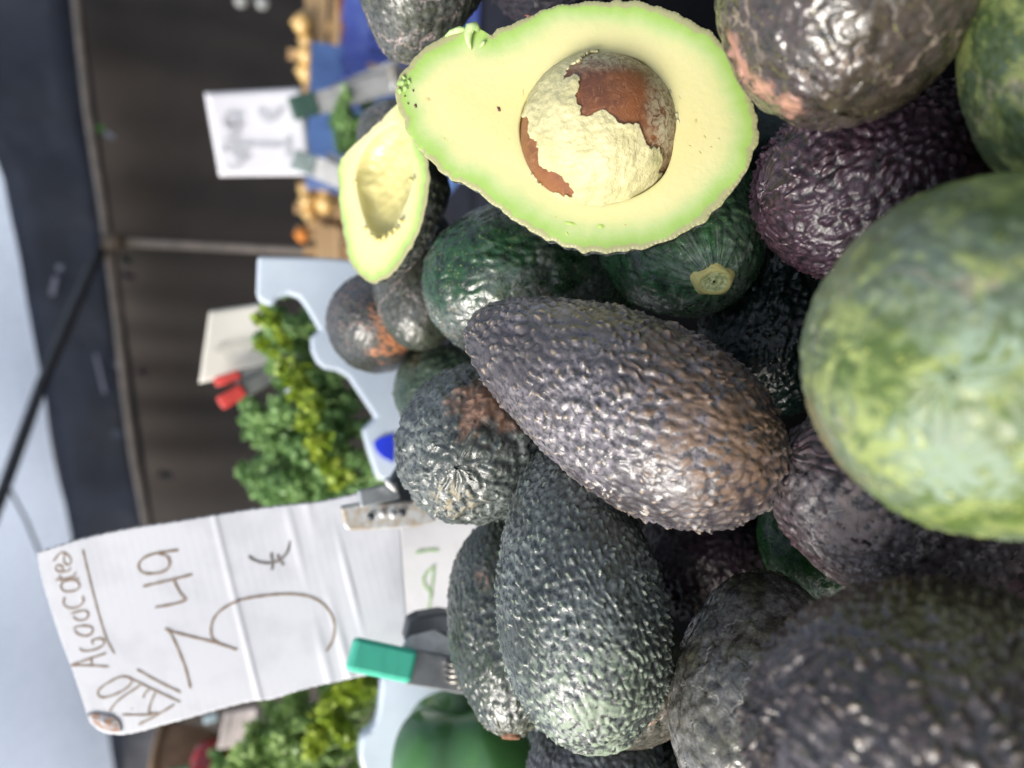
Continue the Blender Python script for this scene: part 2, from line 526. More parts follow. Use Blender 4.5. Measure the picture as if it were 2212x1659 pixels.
# peel families
HERO = dict(dk=.60, spec=.9, wrinkle=.0003, groove=(.062, .053, .064), body=(.115, .104, .108), body2=(.080, .084, .074), peak=(.40, .31, .22), peb=315, amp=.0010,
            peakamt=.65, rough=(.24, .44), bloom=.85, bcol=(.33, .30, .34), stretch=.9)
GREY = dict(spec=.9, dk=.68, groove=(.016, .021, .019), body=(.078, .096, .085), body2=(.064, .076, .078), peak=(.34, .42, .28), peb=410, amp=.0010,
            peakamt=.6, rough=(.23, .42), bloom=.75, bcol=(.27, .31, .30), stretch=.85)
PURPLE = dict(groove=(.008, .004, .006), spec=.75, dk=.85, wrinkle=.0001, body=(.050, .022, .034), body2=(.040, .022, .036), peak=(.14, .09, .10), peb=345, amp=.0012,
              peakamt=.45, rough=(.30, .50), bloom=.25, bcol=(.13, .09, .13))
BLACKG = dict(groove=(.004, .010, .009), body=(.010, .028, .022), body2=(.007, .020, .018), peak=(.05, .08, .05), peb=330, amp=.0009,
              peakamt=.2, rough=(.24, .42), spec=.5)
GREEN = dict(wrinkle=.0004, dk=.7, groove=(.010, .035, .016), body=(.022, .085, .030), body2=(.050, .085, .048), peak=(.22, .30, .10), peb=190, amp=.0004,
             peakamt=.1, rough=(.2, .4), veins=.8, vscale=60, vcol=(.26, .22, .16), speck=.7, bloom=.4, bcol=(.14, .19, .17), lump=.0012)
SMOOTH = dict(wrinkle=.0006, dk=.75, groove=(.030, .026, .018), body=(.070, .060, .035), body2=(.072, .052, .046), peak=(.25, .2, .1), peb=180, amp=.0004,
              peakamt=.05, spec=.85, rough=(.12, .34), veins=.9, vscale=48, vcol=(.30, .24, .19), speck=.6, bloom=.2, bcol=(.13, .12, .13))
LIME = dict(dk=.55, mottle=.85, mcol=(.30, .36, .12), wrinkle=.0004, groovy=.45, groove=(.09, .15, .04), body=(.17, .27, .06), body2=(.24, .33, .20), peak=(.45, .46, .10), peb=240, amp=.0003,
            peakamt=.1, veins=.5, vscale=42, vcol=(.36, .30, .22), speck=1.2, scol=(.60, .62, .14), bloom=.6, bcol=(.30, .37, .30), spec=.6, rough=(.32, .5))
BROWN = dict(dk=.62, wrinkle=.0003, groove=(.022, .014, .014), body=(.075, .048, .042), body2=(.065, .054, .036), peak=(.30, .24, .17), peb=310, amp=.0014,
             peakamt=.5, rough=(.16, .38), speck=.5, scol=(.22, .18, .10), bloom=.45, bcol=(.30, .27, .30), spec=1.0)
OLIVE = dict(groove=(.035, .042, .030), body=(.085, .105, .065), body2=(.095, .092, .075), peak=(.2, .22, .12), peb=230, amp=.00035,
             peakamt=.1, rough=(.22, .42), veins=.9, vscale=46, vcol=(.27, .22, .21), speck=.8, scol=(.25, .27, .12), bloom=.45, bcol=(.20, .22, .22), lump=.0006)

RUS = (.42, .19, .075)
m_scar_y = simple("stem_scar_yellow", (.80, .86, .46), .5, scale=900, col2=(.34, .40, .14), bump=.0003, bscale=900)
m_scar_rim = simple('stem_scar_rim', (.74, .62, .22), .55, scale=900, col2=(.60, .64, .26), bump=.0004, bscale=900)
m_scar_b = simple("stem_scar_brown", (.20, .09, .04), .6, scale=700, col2=(.10, .04, .02), bump=.0003, bscale=900)

def V_(d, **kw):
    r = dict(d); r.update(kw); return r

avocado("long dark grey pebbled avocado with brown corky end, lying diagonally mid heap",
        (1016, 690, .247), (1692, 1052, .207), .0282, .24, 270, 3, sk=HERO, bend=.0012, lumpy=.0006,
        patches=[((1610, 930, .190), .026, (.14, .082, .050), .60), ((1500, 780, .195), .024, (.12, .075, .050), .4)])
avocado("grey green finely pebbled avocado with pale broad end, left of the long dark one",
        (1196, 950, .252), (1306, 1612, .220), .0270, .22, 230, 5, sk=V_(GREY, groovy=.9),
        patches=[((1285, 1590, .200), .030, (.22, .28, .20), .30)])
avocado("round blackish green avocado with a brown dry scar on its shoulder",
        (1075, 905, .322), (985, 1010, .240), .0296, .12, 190, 8,
        sk=V_(GREY, peb=240, amp=.0009, peakamt=.3, body=(.065, .080, .070), body2=(.085, .098, .090), bloom=.6, lump=.0008, wrinkle=.0011),
        patches=[((1040, 878, .250), .0125, (.30, .17, .11), 1.4), ((985, 1078, .248), .010, (.24, .21, .14), .35)])
avocado("dark olive pebbled avocado showing its brown stem hollow, near the green tipped clamp",
        (1104, 1600, .272), (1108, 1112, .318), .0262, .18, 190, 11,
        sk=V_(GREY, body=(.045, .070, .038), body2=(.040, .056, .040), peak=(.26, .26, .18), peb=350, amp=.0009, peakamt=.5, bloom=.35),
        radial=(.016, .0014, (.20, .19, .11)), scar=(.0030, "small brown stem scar", m_scar_b),
        patches=[((1052, 1255, .285), .007, (.28, .17, .13), .7)])
avocado("glossy dark green avocado between the two cut halves and the long dark one",
        (1420, 560, .315), (913, 632, .288), .0328, .22, 190, 14, sk=V_(GREEN, body2=(.13, .135, .115), spec=.9, rough=(.16, .36), bloom=.55, bcol=(.20, .25, .23), wrinkle=.0007))
avocado("green avocado pointing its pale yellow stem scar at the viewer",
        (1545, 612, .236), (1412, 410, .318), .0338, .26, 190, 17,
        sk=V_(GREEN, dk=1.15, body=(.030, .12, .040), body2=(.06, .12, .06), veins=.2, spec=.8), radial=(.026, .0016, (.24, .30, .24)),
        scar=(.0050, "pale yellow green stem scar with a rim", m_scar_y))
avocado("glistening black green pebbled avocado sunk between the long dark and big pale green ones",
        (1770, 480, .285), (1610, 880, .268), .0275, .2, 150, 20, sk=BLACKG)
avocado("dark purple glossy pebbled avocado lying sideways above the big pale green one",
        (2260, 310, .225), (1640, 452, .222), .0285, .22, 190, 23, sk=PURPLE)
avocado("big blurred pale green mottled avocado nearest the viewer on the right",
        (2212, 737, .205), (2058, 820, .112), .0357, .12, 190, 26, sk=LIME,
        patches=[((2060, 1000, .118), .011, (.20, .27, .19), .6), ((2130, 760, .112), .008, (.22, .30, .22), .6), ((1780, 930, .150), .013, (.15, .13, .06), .8)])
avocado("large glossy brown olive avocado with a pinkish tan scrape along its side",
        (1870, -560, .195), (1806, 240, .172), .0330, .16, 170, 29, sk=V_(SMOOTH, lump=.0012, body=(.075, .062, .040), bcol=(.15, .13, .14), bloom=.25, body2=(.065, .046, .040), spec=1.0, rough=(.10, .28)),
        patches=[((1585, 95, .180), .0042, (.42, .22, .16), 1.0), ((1622, 140, .180), .0045, (.42, .22, .16), 1.0), ((1665, 178, .178), .0052, (.45, .24, .17), 1.0), ((1712, 208, .177), .0050, (.45, .24, .17), 1.0)])
avocado("green yellow avocado cut off by the edge of the picture beside the purple pebbled one",
        (2440, -380, .175), (2385, 430, .150), .0300, .12, 130, 31, sk=V_(LIME, body=(.07, .15, .03), body2=(.11, .17, .05), groove=(.045, .095, .022), bcol=(.15, .22, .16)))
avocado("purple brown avocado with whitish net scars, half under the big pale green one",
        (2260, 1255, .225), (1700, 975, .205), .0272, .2, 190, 34,
        sk=V_(PURPLE, dk=.9, wrinkle=.0006, body=(.080, .048, .058), body2=(.10, .082, .082), peb=270, amp=.0009, veins=.9, vscale=75, vcol=(.42, .38, .36), bloom=.6, bcol=(.26, .24, .25), spec=.7),
        patches=[((1850, 1135, .185), .012, (.34, .27, .25), .7)])
avocado("large dark brown blurred avocado in the lower right corner, nearest the viewer",
        (2520, 1720, .158), (1640, 1570, .152), .0355, .1, 190, 37, sk=BROWN)
avocado("smooth shiny grey olive avocado with silvery scratches, beside the large dark brown one",
        (1650, 1230, .245), (1640, 1820, .200), .0283, .15, 190, 40,
        sk=V_(SMOOTH, dk=.95, body=(.085, .086, .055), body2=(.14, .135, .125), vcol=(.42, .40, .36), bloom=.6, bcol=(.28, .28, .27), lump=.001, wrinkle=.0008, spec=1.0, vscale=58))
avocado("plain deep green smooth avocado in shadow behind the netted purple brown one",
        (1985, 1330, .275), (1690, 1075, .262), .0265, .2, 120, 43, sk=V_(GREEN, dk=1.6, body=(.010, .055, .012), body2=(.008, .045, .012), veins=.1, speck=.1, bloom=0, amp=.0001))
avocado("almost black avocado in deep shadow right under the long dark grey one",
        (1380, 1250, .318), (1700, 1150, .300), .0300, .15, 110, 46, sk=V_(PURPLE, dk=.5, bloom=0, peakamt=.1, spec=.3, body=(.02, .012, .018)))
avocado("small grey brown avocado with orange russet skin, standing out against the white crate",
        (835, 702, .425), (800, 690, .340), .0262, .08, 150, 49,
        sk=V_(OLIVE, body=(.055, .055, .058), body2=(.058, .048, .052), peb=260, veins=.6, vcol=(.28, .17, .12), vscale=110),
        patches=[((858, 712, .352), .016, (.40, .16, .07), .75), ((770, 640, .355), .009, (.20, .13, .11), .3)])
avocado("small smooth grey green avocado tucked behind the russet one and the empty half",
        (892, 430, .375), (915, 752, .335), .0220, .15, 120, 52, sk=V_(OLIVE, body=(.06, .075, .05)))
avocado("dull green avocado mostly hidden behind the round blackish one with the brown scar",
        (1180, 835, .378), (846, 850, .362), .0262, .15, 110, 55, sk=V_(GREEN, body=(.025, .05, .03), bloom=.3, veins=.3))
avocado("grey olive avocado with pale scar lines, above the stem end of the half with stone",
        (868, 148, .292), (960, -360, .262), .0285, .3, 170, 58, sk=V_(OLIVE, veins=1.0))
avocado("dark violet pebbled avocado peeping out above the half with the stone",
        (1040, -70, .31), (1420, -110, .29), .0300, .2, 130, 61, sk=V_(PURPLE, body=(.030, .024, .036), body2=(.03, .03, .04)))
avocado("grey violet and green pebbled avocado at the bottom edge, below the upright grey green one",
        (1420, 1930, .290), (1235, 1540, .282), .0305, .15, 150, 64,
        sk=V_(GREY, body=(.10, .10, .115), body2=(.085, .125, .095), peakamt=.4, bloom=.5, bcol=(.20, .20, .24)))
avocado("tan and grey avocado showing only its dry end beside the shiny olive one",
        (1320, 1300, .285), (1408, 1612, .262), .0250, .15, 120, 67,
        sk=V_(OLIVE, body=(.12, .11, .085), body2=(.14, .13, .11), bloom=.5, bcol=(.30, .29, .26), vcol=(.36, .24, .17)))
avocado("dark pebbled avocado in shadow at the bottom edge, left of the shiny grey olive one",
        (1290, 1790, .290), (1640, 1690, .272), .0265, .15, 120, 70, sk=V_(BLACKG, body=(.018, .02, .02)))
avocado("grey avocado, only a sliver showing at the edge under the big pale green one",
        (2560, 1000, .200), (2180, 1160, .215), .0250, .15, 90, 73, sk=V_(OLIVE, body=(.10, .11, .10)))
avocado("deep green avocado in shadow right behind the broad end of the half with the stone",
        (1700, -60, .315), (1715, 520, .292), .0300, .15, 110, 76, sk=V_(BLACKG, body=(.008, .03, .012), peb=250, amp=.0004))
avocado("dark green avocado of which only the rim shows behind the empty half",
        (930, 300, .395), (775, 300, .372), .0200, .15, 90, 79, sk=V_(OLIVE, body=(.028, .040, .034)))


# ------------------------------------------------------------------ cut avocados
def flesh_material(name, stops, cavcol, seed):
    k = NT(name)
    co = k.coord()
    at_ = k.n("Attribute", attribute_name="rim"); cv = k.n("Attribute", attribute_name="cav")
    f, _ = k.noise(co, 55, 3); g, _ = k.noise(co, 420, 4, .6)
    mp = k.n("Mapping"); k.l(co, mp.inputs[0]); mp.inputs["Scale"].default_value = (1, 5, 1); mp.inputs["Rotation"].default_value = (0, 0, .6)
    st, _ = k.noise(mp.outputs[0], 160, 3)
    v = k.math('ADD', at_.outputs["Fac"], k.math('MULTIPLY', k.math('SUBTRACT', f, .5), .009))
    v = k.math('MINIMUM', v, k.math('ADD', at_.outputs["Fac"], .006))
    v2 = k.math('MULTIPLY', v, 1 / .024, clamp=True)
    cr = k.n("ValToRGB"); k.l(v2, cr.inputs[0])
    e = cr.color_ramp.elements
    while len(e) > 1: e.remove(e[0])
    e[0].position, e[0].color = stops[0][0] / .024, (*stops[0][1], 1)
    for p_, c_ in stops[1:]:
        q = e.new(p_ / .024); q.color = (*c_, 1)
    col = k.mix(k.math('MULTIPLY', k.ramp(g, .52, .72), .18), cr.outputs[0], (.62, .60, .26))
    # greenish skin line, straight from the true distance to the rim
    col = k.mix(k.ramp(k.math('ADD', at_.outputs["Fac"], k.math('MULTIPLY', k.math('ADD', k.math('SUBTRACT', g, .5), k.math('MULTIPLY', k.math('SUBTRACT', f, .5), 3)), .0018)), .0015, .0021, 1, 0), col, (.40, .40, .20))
    cc = k.mix(k.ramp(f, .4, .62), cavcol[0], cavcol[1])
    col = k.mix(k.ramp(cv.outputs["Fac"], .01, .12), col, cc)
    col = k.mix(.15, col, (.0, .0, .0))
    k.l(col, k.b.inputs["Base Color"])
    k.l(k.ramp(g, .3, .7, .30, .48), k.b.inputs["Roughness"])
    k.b.inputs["Subsurface Weight"].default_value = .35
    k.b.inputs["Coat Weight"].default_value = .2; k.b.inputs["Coat Roughness"].default_value = .2
    k.b.inputs["Subsurface Radius"].default_value = (.004, .004, .0015)
    k.b.inputs["Subsurface Scale"].default_value = 1.0
    bp = k.n("Bump"); bp.inputs["Distance"].default_value = .00022; bp.inputs["Strength"].default_value = .8
    k.l(k.math('ADD', k.math('MULTIPLY', g, .6), k.math('MULTIPLY', st, .25)), bp.inputs["Height"]); k.l(bp.outputs[0], k.b.inputs["Normal"])
    return k.m

def half(label, outline, cav_px, cav_c, pd, Dc, stops, cavcol, sk, seed, axis_px, fat=.95, rough_cav=0.0, cutseg=None):
    NTH = 720
    c3 = at(*cav_c, pd(*cav_c))
    e1 = (at(cav_c[0] + 50, cav_c[1], pd(cav_c[0] + 50, cav_c[1])) - c3).normalized()
    e2_ = at(cav_c[0], cav_c[1] + 50, pd(cav_c[0], cav_c[1] + 50)) - c3
    e2 = (e2_ - e1 * e2_.dot(e1)).normalized()
    n = e1.cross(e2).normalized()
    if n.dot(CAM - c3) < 0: n = -n
    root = empty("halved_avocado", c3)
    tag(root, label, "halved avocado", "cut avocado halves shown on the heap")
    def loc(x, y):
        v = at(x, y, pd(x, y)) - c3
        return v.dot(e1), v.dot(e2)
    def polar(pp):
        S = smooth_poly(pp, 900)
        L_ = np.array([loc(*p) for p in S])
        a = np.arctan2(L_[:, 1], L_[:, 0]); r = np.hypot(L_[:, 0], L_[:, 1])
        o = np.argsort(a); a, r = a[o], r[o]
        th = np.linspace(-math.pi, math.pi, NTH, endpoint=False)
        return th, np.interp(th, a, r, period=2 * math.pi)
    th, Ro = polar(outline)
    _, Rc = polar(cav_px)
    ct, st = np.cos(th), np.sin(th)
    P0 = np.stack([Ro * ct, Ro * st, 0 * ct], 1)
    jit = waves(P0, 1700, .00024, seed, 18) + waves(P0, 800, .00026, seed + 2, 12) 
    Ro = Ro + jit
    rim = np.stack([Ro * ct, Ro * st], 1)
    # face and hollow in one sheet
    rings, cav, dep, rad = [], [], [], []
    K = 80
    fs = np.concatenate([np.linspace(0, .12, 16, endpoint=False), np.linspace(.12, 1, K - 16)])
    for f in fs:
        rad.append(Ro + (Rc - Ro) * f); cav.append(0.0); dep.append(0.0)
    for f in np.linspace(.02, 1, 44):
        rad.append(Rc * math.cos(f * math.pi / 2)); cav.append(f); dep.append(-Dc * math.sin(f * math.pi / 2) ** .8)
    rad = np.array(rad); XY = np.stack([rad * ct, rad * st], -1)
    Zf = np.repeat(np.array(dep)[:, None], NTH, 1)
    P = np.concatenate([XY, Zf[..., None]], -1).reshape(-1, 3)
    cavv = np.repeat(np.array(cav), NTH)
    # distance to the rim
    sub = rim[::4]
    if cutseg:
        q0, q1 = np.array(loc(*cutseg[0])), np.array(loc(*cutseg[1]))
        tt = np.clip(((sub - q0) @ (q1 - q0)) / np.sum((q1 - q0) ** 2), 0, 1)
        sub = sub[np.linalg.norm(sub - (q0 + tt[:, None] * (q1 - q0)), axis=1) > .0022]
    dist = np.full(len(P), 9.0)
    for s in range(0, len(P), 8000):
        d_ = np.hypot(P[s:s + 8000, None, 0] - sub[None, :, 0], P[s:s + 8000, None, 1] - sub[None, :, 1]).min(1)
        dist[s:s + 8000] = d_
    if not cutseg: dist[:NTH] = 0
    face = cavv == 0
    P[:, 2] += np.where(face, waves(P, 260, .00012, seed + 7) - .0007 * np.exp(-dist / .0006), 0)
    edge_soft = np.exp(-np.abs(np.repeat(np.arange(len(rad)), NTH) - K) / 2.2)
    P[:, 2] -= edge_soft * .0006
    if rough_cav:
        P[:, 2] += np.where(~face, waves(P, 480, rough_cav, seed + 9) + waves(P, 1300, rough_cav * .4, seed + 10), 0)
    B = np.array([list(e1), list(e2), list(n)])
    Wd = P @ B
    F4 = grid_faces(len(rad), NTH)
    o = mesh_np("flesh", Wd, F4, flesh_material("avocado_flesh", stops, cavcol, seed), root)
    for nm, arr in (("rim", dist), ("cav", cavv)):
        a = o.data.attributes.new(nm, 'FLOAT', 'POINT'); a.data.foreach_set("value", arr.astype(np.float32))
    # peel behind the cut
    a0, a1 = np.array(loc(*axis_px[0])), np.array(loc(*axis_px[1]))
    ad = a1 - a0; al = np.linalg.norm(ad)
    t = ((rim - a0) @ ad) / al ** 2
    tc = np.clip(t, 0, 1)
    base = a0 + tc[:, None] * ad
    w = np.linalg.norm(rim - base, axis=1)
    cf = np.polyfit(tc, w, 3)
    Dd = np.polyval(cf, tc) * fat
    rr = []
    M2 = 120
    for f in np.linspace(0, 1, M2):
        a = f * math.pi / 2
        out_ = 1.0 + .012 * math.sin(min(1, f * 8) * math.pi / 2)
        xy = base + (rim - base) * math.cos(a) * out_
        rr.append(np.concatenate([xy, (-.0007 - Dd * math.sin(a))[:, None]], 1))
    S = np.concatenate(rr) @ B
    s_o = mesh_np("peel", S, grid_faces(M2, NTH)[:, ::-1], skin("half_peel", seed=seed * .21, attr=False, **sk), root)
    return root, c3, e1, e2, n, loc

def pdA(x, y): return 1.0 / (1 / .232 + (x - 1250) * .00056)
out1 = [(851, 190), (860, 163), (880, 138), (905, 110), (940, 86), (985, 66), (1030, 60), (1058, 73), (1078, 60), (1112, 48), (1150, 30), (1200, 12),
        (1270, 1), (1340, -1), (1400, 6), (1470, 30), (1530, 65), (1575, 110), (1600, 150), (1622, 200), (1636, 255), (1638, 300), (1622, 350),
        (1590, 402), (1545, 455), (1490, 497), (1420, 527), (1350, 542), (1290, 547), (1230, 537), (1170, 512), (1110, 475), (1060, 437),
        (1010, 402), (960, 377), (925, 345), (900, 318), (880, 285), (865, 250), (858, 225)]
cav1 = [(1122, 262), (1135, 215), (1165, 175), (1215, 140), (1270, 120), (1330, 116), (1385, 130), (1420, 165), (1442, 215), (1455, 270),
        (1452, 330), (1432, 380), (1390, 415), (1335, 435), (1280, 438), (1225, 420), (1175, 390), (1140, 345), (1124, 305)]
ST1 = [(0, (.33, .50, .14)), (.0014, (.33, .52, .11)), (.0032, (.38, .57, .15)), (.0056, (.50, .62, .26)), (.0085, (.66, .67, .32)), (.012, (.73, .69, .345)), (.023, (.73, .66, .30))]
root1, c1, e1, e2, n1, loc1 = half("avocado half cut open with its brown stone still in place",
        out1, cav1, (1288, 276), pdA, .017, ST1, ((.72, .68, .34), (.66, .60, .27)),
        V_(GREY, body=(.045, .05, .035), peakamt=.3), 101, ((960, 200), (1370, 275)), .92)

# the stone: ellipsoid sunk in the hollow; pale flesh still sticks to most of it
ra, rb, rc, zc = .0255, .0248, .0205, -.0062
nu, nv = 220, 420
uu = np.linspace(0.004, 1.9, nu); vv = np.linspace(0, 2 * math.pi, nv, endpoint=False)
UU, VV = np.meshgrid(uu, vv, indexing='ij')
cxp, cyp = loc1(1288, 277)
EL = np.stack([ra * np.sin(UU) * np.cos(VV), rb * np.sin(UU) * np.sin(VV), rc * np.cos(UU)], -1).reshape(-1, 3)
Bm = np.array([list(e1), list(e2), list(n1)])
NE = EL / np.array([ra, rb, rc]) ; NE /= np.linalg.norm(NE, axis=1)[:, None]
SD = EL + NE * waves(EL, 160, .0002, 5)[:, None] + np.array([cxp, cyp, zc])
ks = NT("avocado_stone")
co = ks.coord()
f_, _ = ks.noise(co, 75, 4, .6); mp = ks.n("Mapping"); ks.l(co, mp.inputs[0]); mp.inputs["Scale"].default_value = (2.5, 1, 2.5)
g_, _ = ks.noise(mp.outputs[0], 190, 5, .65, 1.2)
col = ks.mix(ks.ramp(f_, .40, .62), (.21, .078, .030), (.11, .040, .020))
col = ks.mix(ks.math('MULTIPLY', ks.ramp(g_, .50, .66), .6), col, (.30, .14, .07))
geo = ks.n("SeparateXYZ"); ks.l(co, geo.inputs[0])
at_s = ks.n("Attribute", attribute_name="smear")
col = ks.mix(ks.math('MULTIPLY', at_s.outputs["Fac"], ks.ramp(g_, .34, .60)), col, (.50, .45, .30))
ks.l(col, ks.b.inputs["Base Color"]); ks.b.inputs["Roughness"].default_value = .38
bp = ks.n("Bump"); bp.inputs["Distance"].default_value = .0003; ks.l(g_, bp.inputs["Height"]); ks.l(bp.outputs[0], ks.b.inputs["Normal"])
stone = mesh_np("stone", SD @ Bm, grid_faces(nu, nv), ks.m, root1)
def pix_np(Wp):
    v = Wp + np.array(c1) - np.array(CAM)
    d = v @ np.array(W_)
    return CX + F_PX * (v @ np.array(R_)) / d, CY - F_PX * (v @ np.array(U_)) / d
sx, sy = pix_np(SD @ Bm)
jx = sx + waves(EL, 2600, 2.2, 31, 10) + waves(EL, 900, 3.0, 33); jy = sy + waves(EL, 2600, 2.2, 32, 10) + waves(EL, 900, 2.5, 34)
brown_polys = [[(1218, 172), (1234, 142), (1269, 122), (1317, 108), (1362, 112), (1401, 130), (1440, 165), (1462, 250), (1462, 340), (1445, 385), (1424, 372),
                (1428, 330), (1421, 312), (1404, 322), (1388, 298), (1375, 266), (1333, 270), (1306, 235), (1252, 254), (1251, 203), (1256, 164)],
               [(1110, 246), (1143, 253), (1149, 288), (1160, 301), (1162, 360), (1203, 373), (1231, 396), (1236, 425), (1180, 410), (1120, 340)]]
brown = np.zeros(len(SD), bool)
for bpoly in brown_polys: brown |= in_poly(jx, jy, bpoly)
# whitish smear towards the upper and right rim of the bare stone
smear = np.clip((sx + 0 * sy - 1385) / 45, 0, 1) * np.clip((400 - sy) / 120, 0, 1) + np.clip((158 - sy) / 30, 0, 1) * .9
a = stone.data.attributes.new("smear", 'FLOAT', 'POINT'); a.data.foreach_set("value", np.clip(smear, 0, 1).astype(np.float32))
keep = ~brown
lay = .00045 + .00055 * (0.5 + 0.5 * np.tanh(waves(EL, 330, 1.2, 41))) + np.maximum(waves(EL, 1100, .00022, 42), -.0002) + waves(EL, 3000, .00008, 43)
CT = SD + NE * lay[:, None]
Fq = grid_faces(nu, nv)
fk = keep[Fq].all(1)
kc = NT("clinging_flesh")
co = kc.coord(); f_, _ = kc.noise(co, 90, 4); g_, _ = kc.noise(co, 700, 4, .65)
col = kc.mix(kc.ramp(f_, .38, .64), (.56, .52, .29), (.46, .43, .22))
col = kc.mix(kc.math('MULTIPLY', kc.ramp(g_, .55, .75), .4), col, (.52, .44, .19))
kc.l(col, kc.b.inputs["Base Color"]); kc.b.inputs["Roughness"].default_value = .45
kc.b.inputs["Subsurface Weight"].default_value = .25; kc.b.inputs["Subsurface Radius"].default_value = (.003, .003, .001); kc.b.inputs["Subsurface Scale"].default_value = 1
bp = kc.n("Bump"); bp.inputs["Distance"].default_value = .0005; kc.l(g_, bp.inputs["Height"]); kc.l(bp.outputs[0], kc.b.inputs["Normal"])
used = np.unique(Fq[fk]); remap = np.full(len(CT), -1); remap[used] = np.arange(len(used))
coat = mesh_np("clinging_flesh", (CT @ Bm)[used], remap[Fq[fk]], kc.m, root1)
sm_ = coat.modifiers.new("thick", 'SOLIDIFY'); sm_.thickness = .0008; sm_.offset = -1
# crumbs, specks and a curl of peel on the cut face
m_speck = simple("dark_speck", (.13, .05, .035), .6, scale=900)
m_curl = simple("green_curl", (.36, .52, .20), .5, scale=500, col2=(.50, .62, .30))
def chip(name, x, y, rx, ry, ang, mat, h=.0004):
    cx_, cy_ = loc1(x, y)
    V, F = [], []
    ns = 9
    for lv, sc in ((0, 1.0), (1, .6)):
        for i in range(ns):
            a = 2 * math.pi * i / ns
            w = 1 + .25 * math.sin(i * 2.7 + x)
            px_, py_ = rx * sc * w * math.cos(a), ry * sc * w * math.sin(a)
            qx, qy = px_ * math.cos(ang) - py_ * math.sin(ang), px_ * math.sin(ang) + py_ * math.cos(ang)
            V.append(c1 + e1 * (cx_ + qx) + e2 * (cy_ + qy) + n1 * (.0001 + lv * h))
    F.append([ns + i for i in range(ns)])
    F += [[i, (i + 1) % ns, (i + 1) % ns + ns, i + ns] for i in range(ns)]
    return put(name, V, F, mat, root1, smooth=True)
PX = .232 / 1598
for (x, y, a_, b_, r_) in [(1078, 236, 7, 3.5, 1.0), (898, 229, 5.5, 3.5, 1.2), (882, 224, 3, 2, .5), (893, 196, 3, 2, 1), (875, 208, 2.5, 1.6, .2), (1140, 34, 8, 3, .2)]:
    chip("speck", x, y, a_ * PX, b_ * PX, r_, m_speck)
for (x, y, a_, b_, r_) in [(1232, 483, 14, 4, .2), (1298, 489, 9, 5, .1), (1225, 505, 5, 3, 1)]:
    chip("green_fleck", x, y, a_ * PX, b_ * PX, r_, simple("green_fleck", (.42, .58, .14), .4, scale=500), .0001)
m_bruise = simple("bruise", (.58, .50, .20), .4, scale=700, col2=(.50, .40, .16))
for (x, y, a_, b_, r_) in [(1502, 262, 3, 6, .3), (1522, 296, 4, 2.5, 1), (1536, 318, 3, 2, 0), (1512, 330, 5, 2, .8), (1490, 316, 3, 2, .2), (1552, 300, 2, 2, 0), (1468, 210, 6, 1.2, .9), (1100, 300, 2, 1.5, 0), (960, 300, 2, 2, .3), (1200, 470, 2.4, 1.5, .5), (1130, 200, 10, .8, 1.5), (925, 215, 6, 5, .4), (1350, 486, 3, 1.4, .4)]:
    chip("bruise", x, y, a_ * PX, b_ * PX, r_, m_bruise, .00008)
def l3(x, y, h): 
    a_, b_ = loc1(x, y); return c1 + e1 * a_ + e2 * b_ + n1 * h
tube("peel_curl", [l3(1034, 62, -.001), l3(1028, 60, .0012), l3(1018, 66, .0018), l3(1014, 80, .0016), l3(1014, 95, .001), l3(1018, 108, .0005)],
     [.0009, .0015, .0017, .0014, .001, .0003], m_curl, root1, 10)
tube("peel_curl", [l3(1012, 64, 0), l3(995, 66, .0008), l3(975, 72, .0006), l3(962, 78, 0)], [.0006, .0011, .0009, .0003], m_curl, root1, 8)
tube("peel_curl", [l3(1050, 88, .0003), l3(1044, 96, .0008), l3(1038, 104, .0004)], [.0003, .0007, .0002], m_curl, root1, 8)
m_stemend = simple("torn_stem_end", (.22, .42, .09), .5, scale=600, col2=(.40, .52, .2), bump=.0008, bscale=900)
for (x, y, r_) in [(868, 178, .0016), (876, 190, .0013), (864, 196, .0012), (884, 176, .001), (873, 168, .001)]:
    chip("torn_flesh", x, y, r_, r_ * .7, x * .3, m_stemend, .0007)

def pdB(x, y): return 1.0 / (1 / .303 + (x - 830) * .0022)
out2 = [(735, 345), (798, 284), (855, 228), (868, 226), (885, 250), (905, 290), (922, 340), (926, 385), (922, 430), (908, 485), (880, 545), (845, 592), (808, 611),
        (778, 598), (752, 560), (741, 505), (733, 450), (730, 395)]
cav2 = [(842, 268), (868, 275), (885, 305), (892, 350), (886, 405), (866, 460), (842, 500), (820, 516), (800, 500), (783, 462), (770, 410), (768, 365), (782, 325), (810, 290)]
ST2 = [(0, (.34, .50, .13)), (.001, (.32, .58, .12)), (.0025, (.40, .62, .16)), (.0045, (.60, .68, .27)), (.007, (.70, .69, .34)), (.010, (.74, .70, .38)), (.023, (.78, .72, .38))]
half("empty avocado half with a yellow hollow where the stone was",
     out2, cav2, (834, 395), pdB, .0105, ST2, ((.72, .65, .28), (.62, .57, .25)),
     V_(OLIVE, body=(.05, .06, .035), amp=.0006, peb=300), 131, ((835, 340), (830, 490)), .85, rough_cav=.0006, cutseg=((738, 338), (866, 222)))

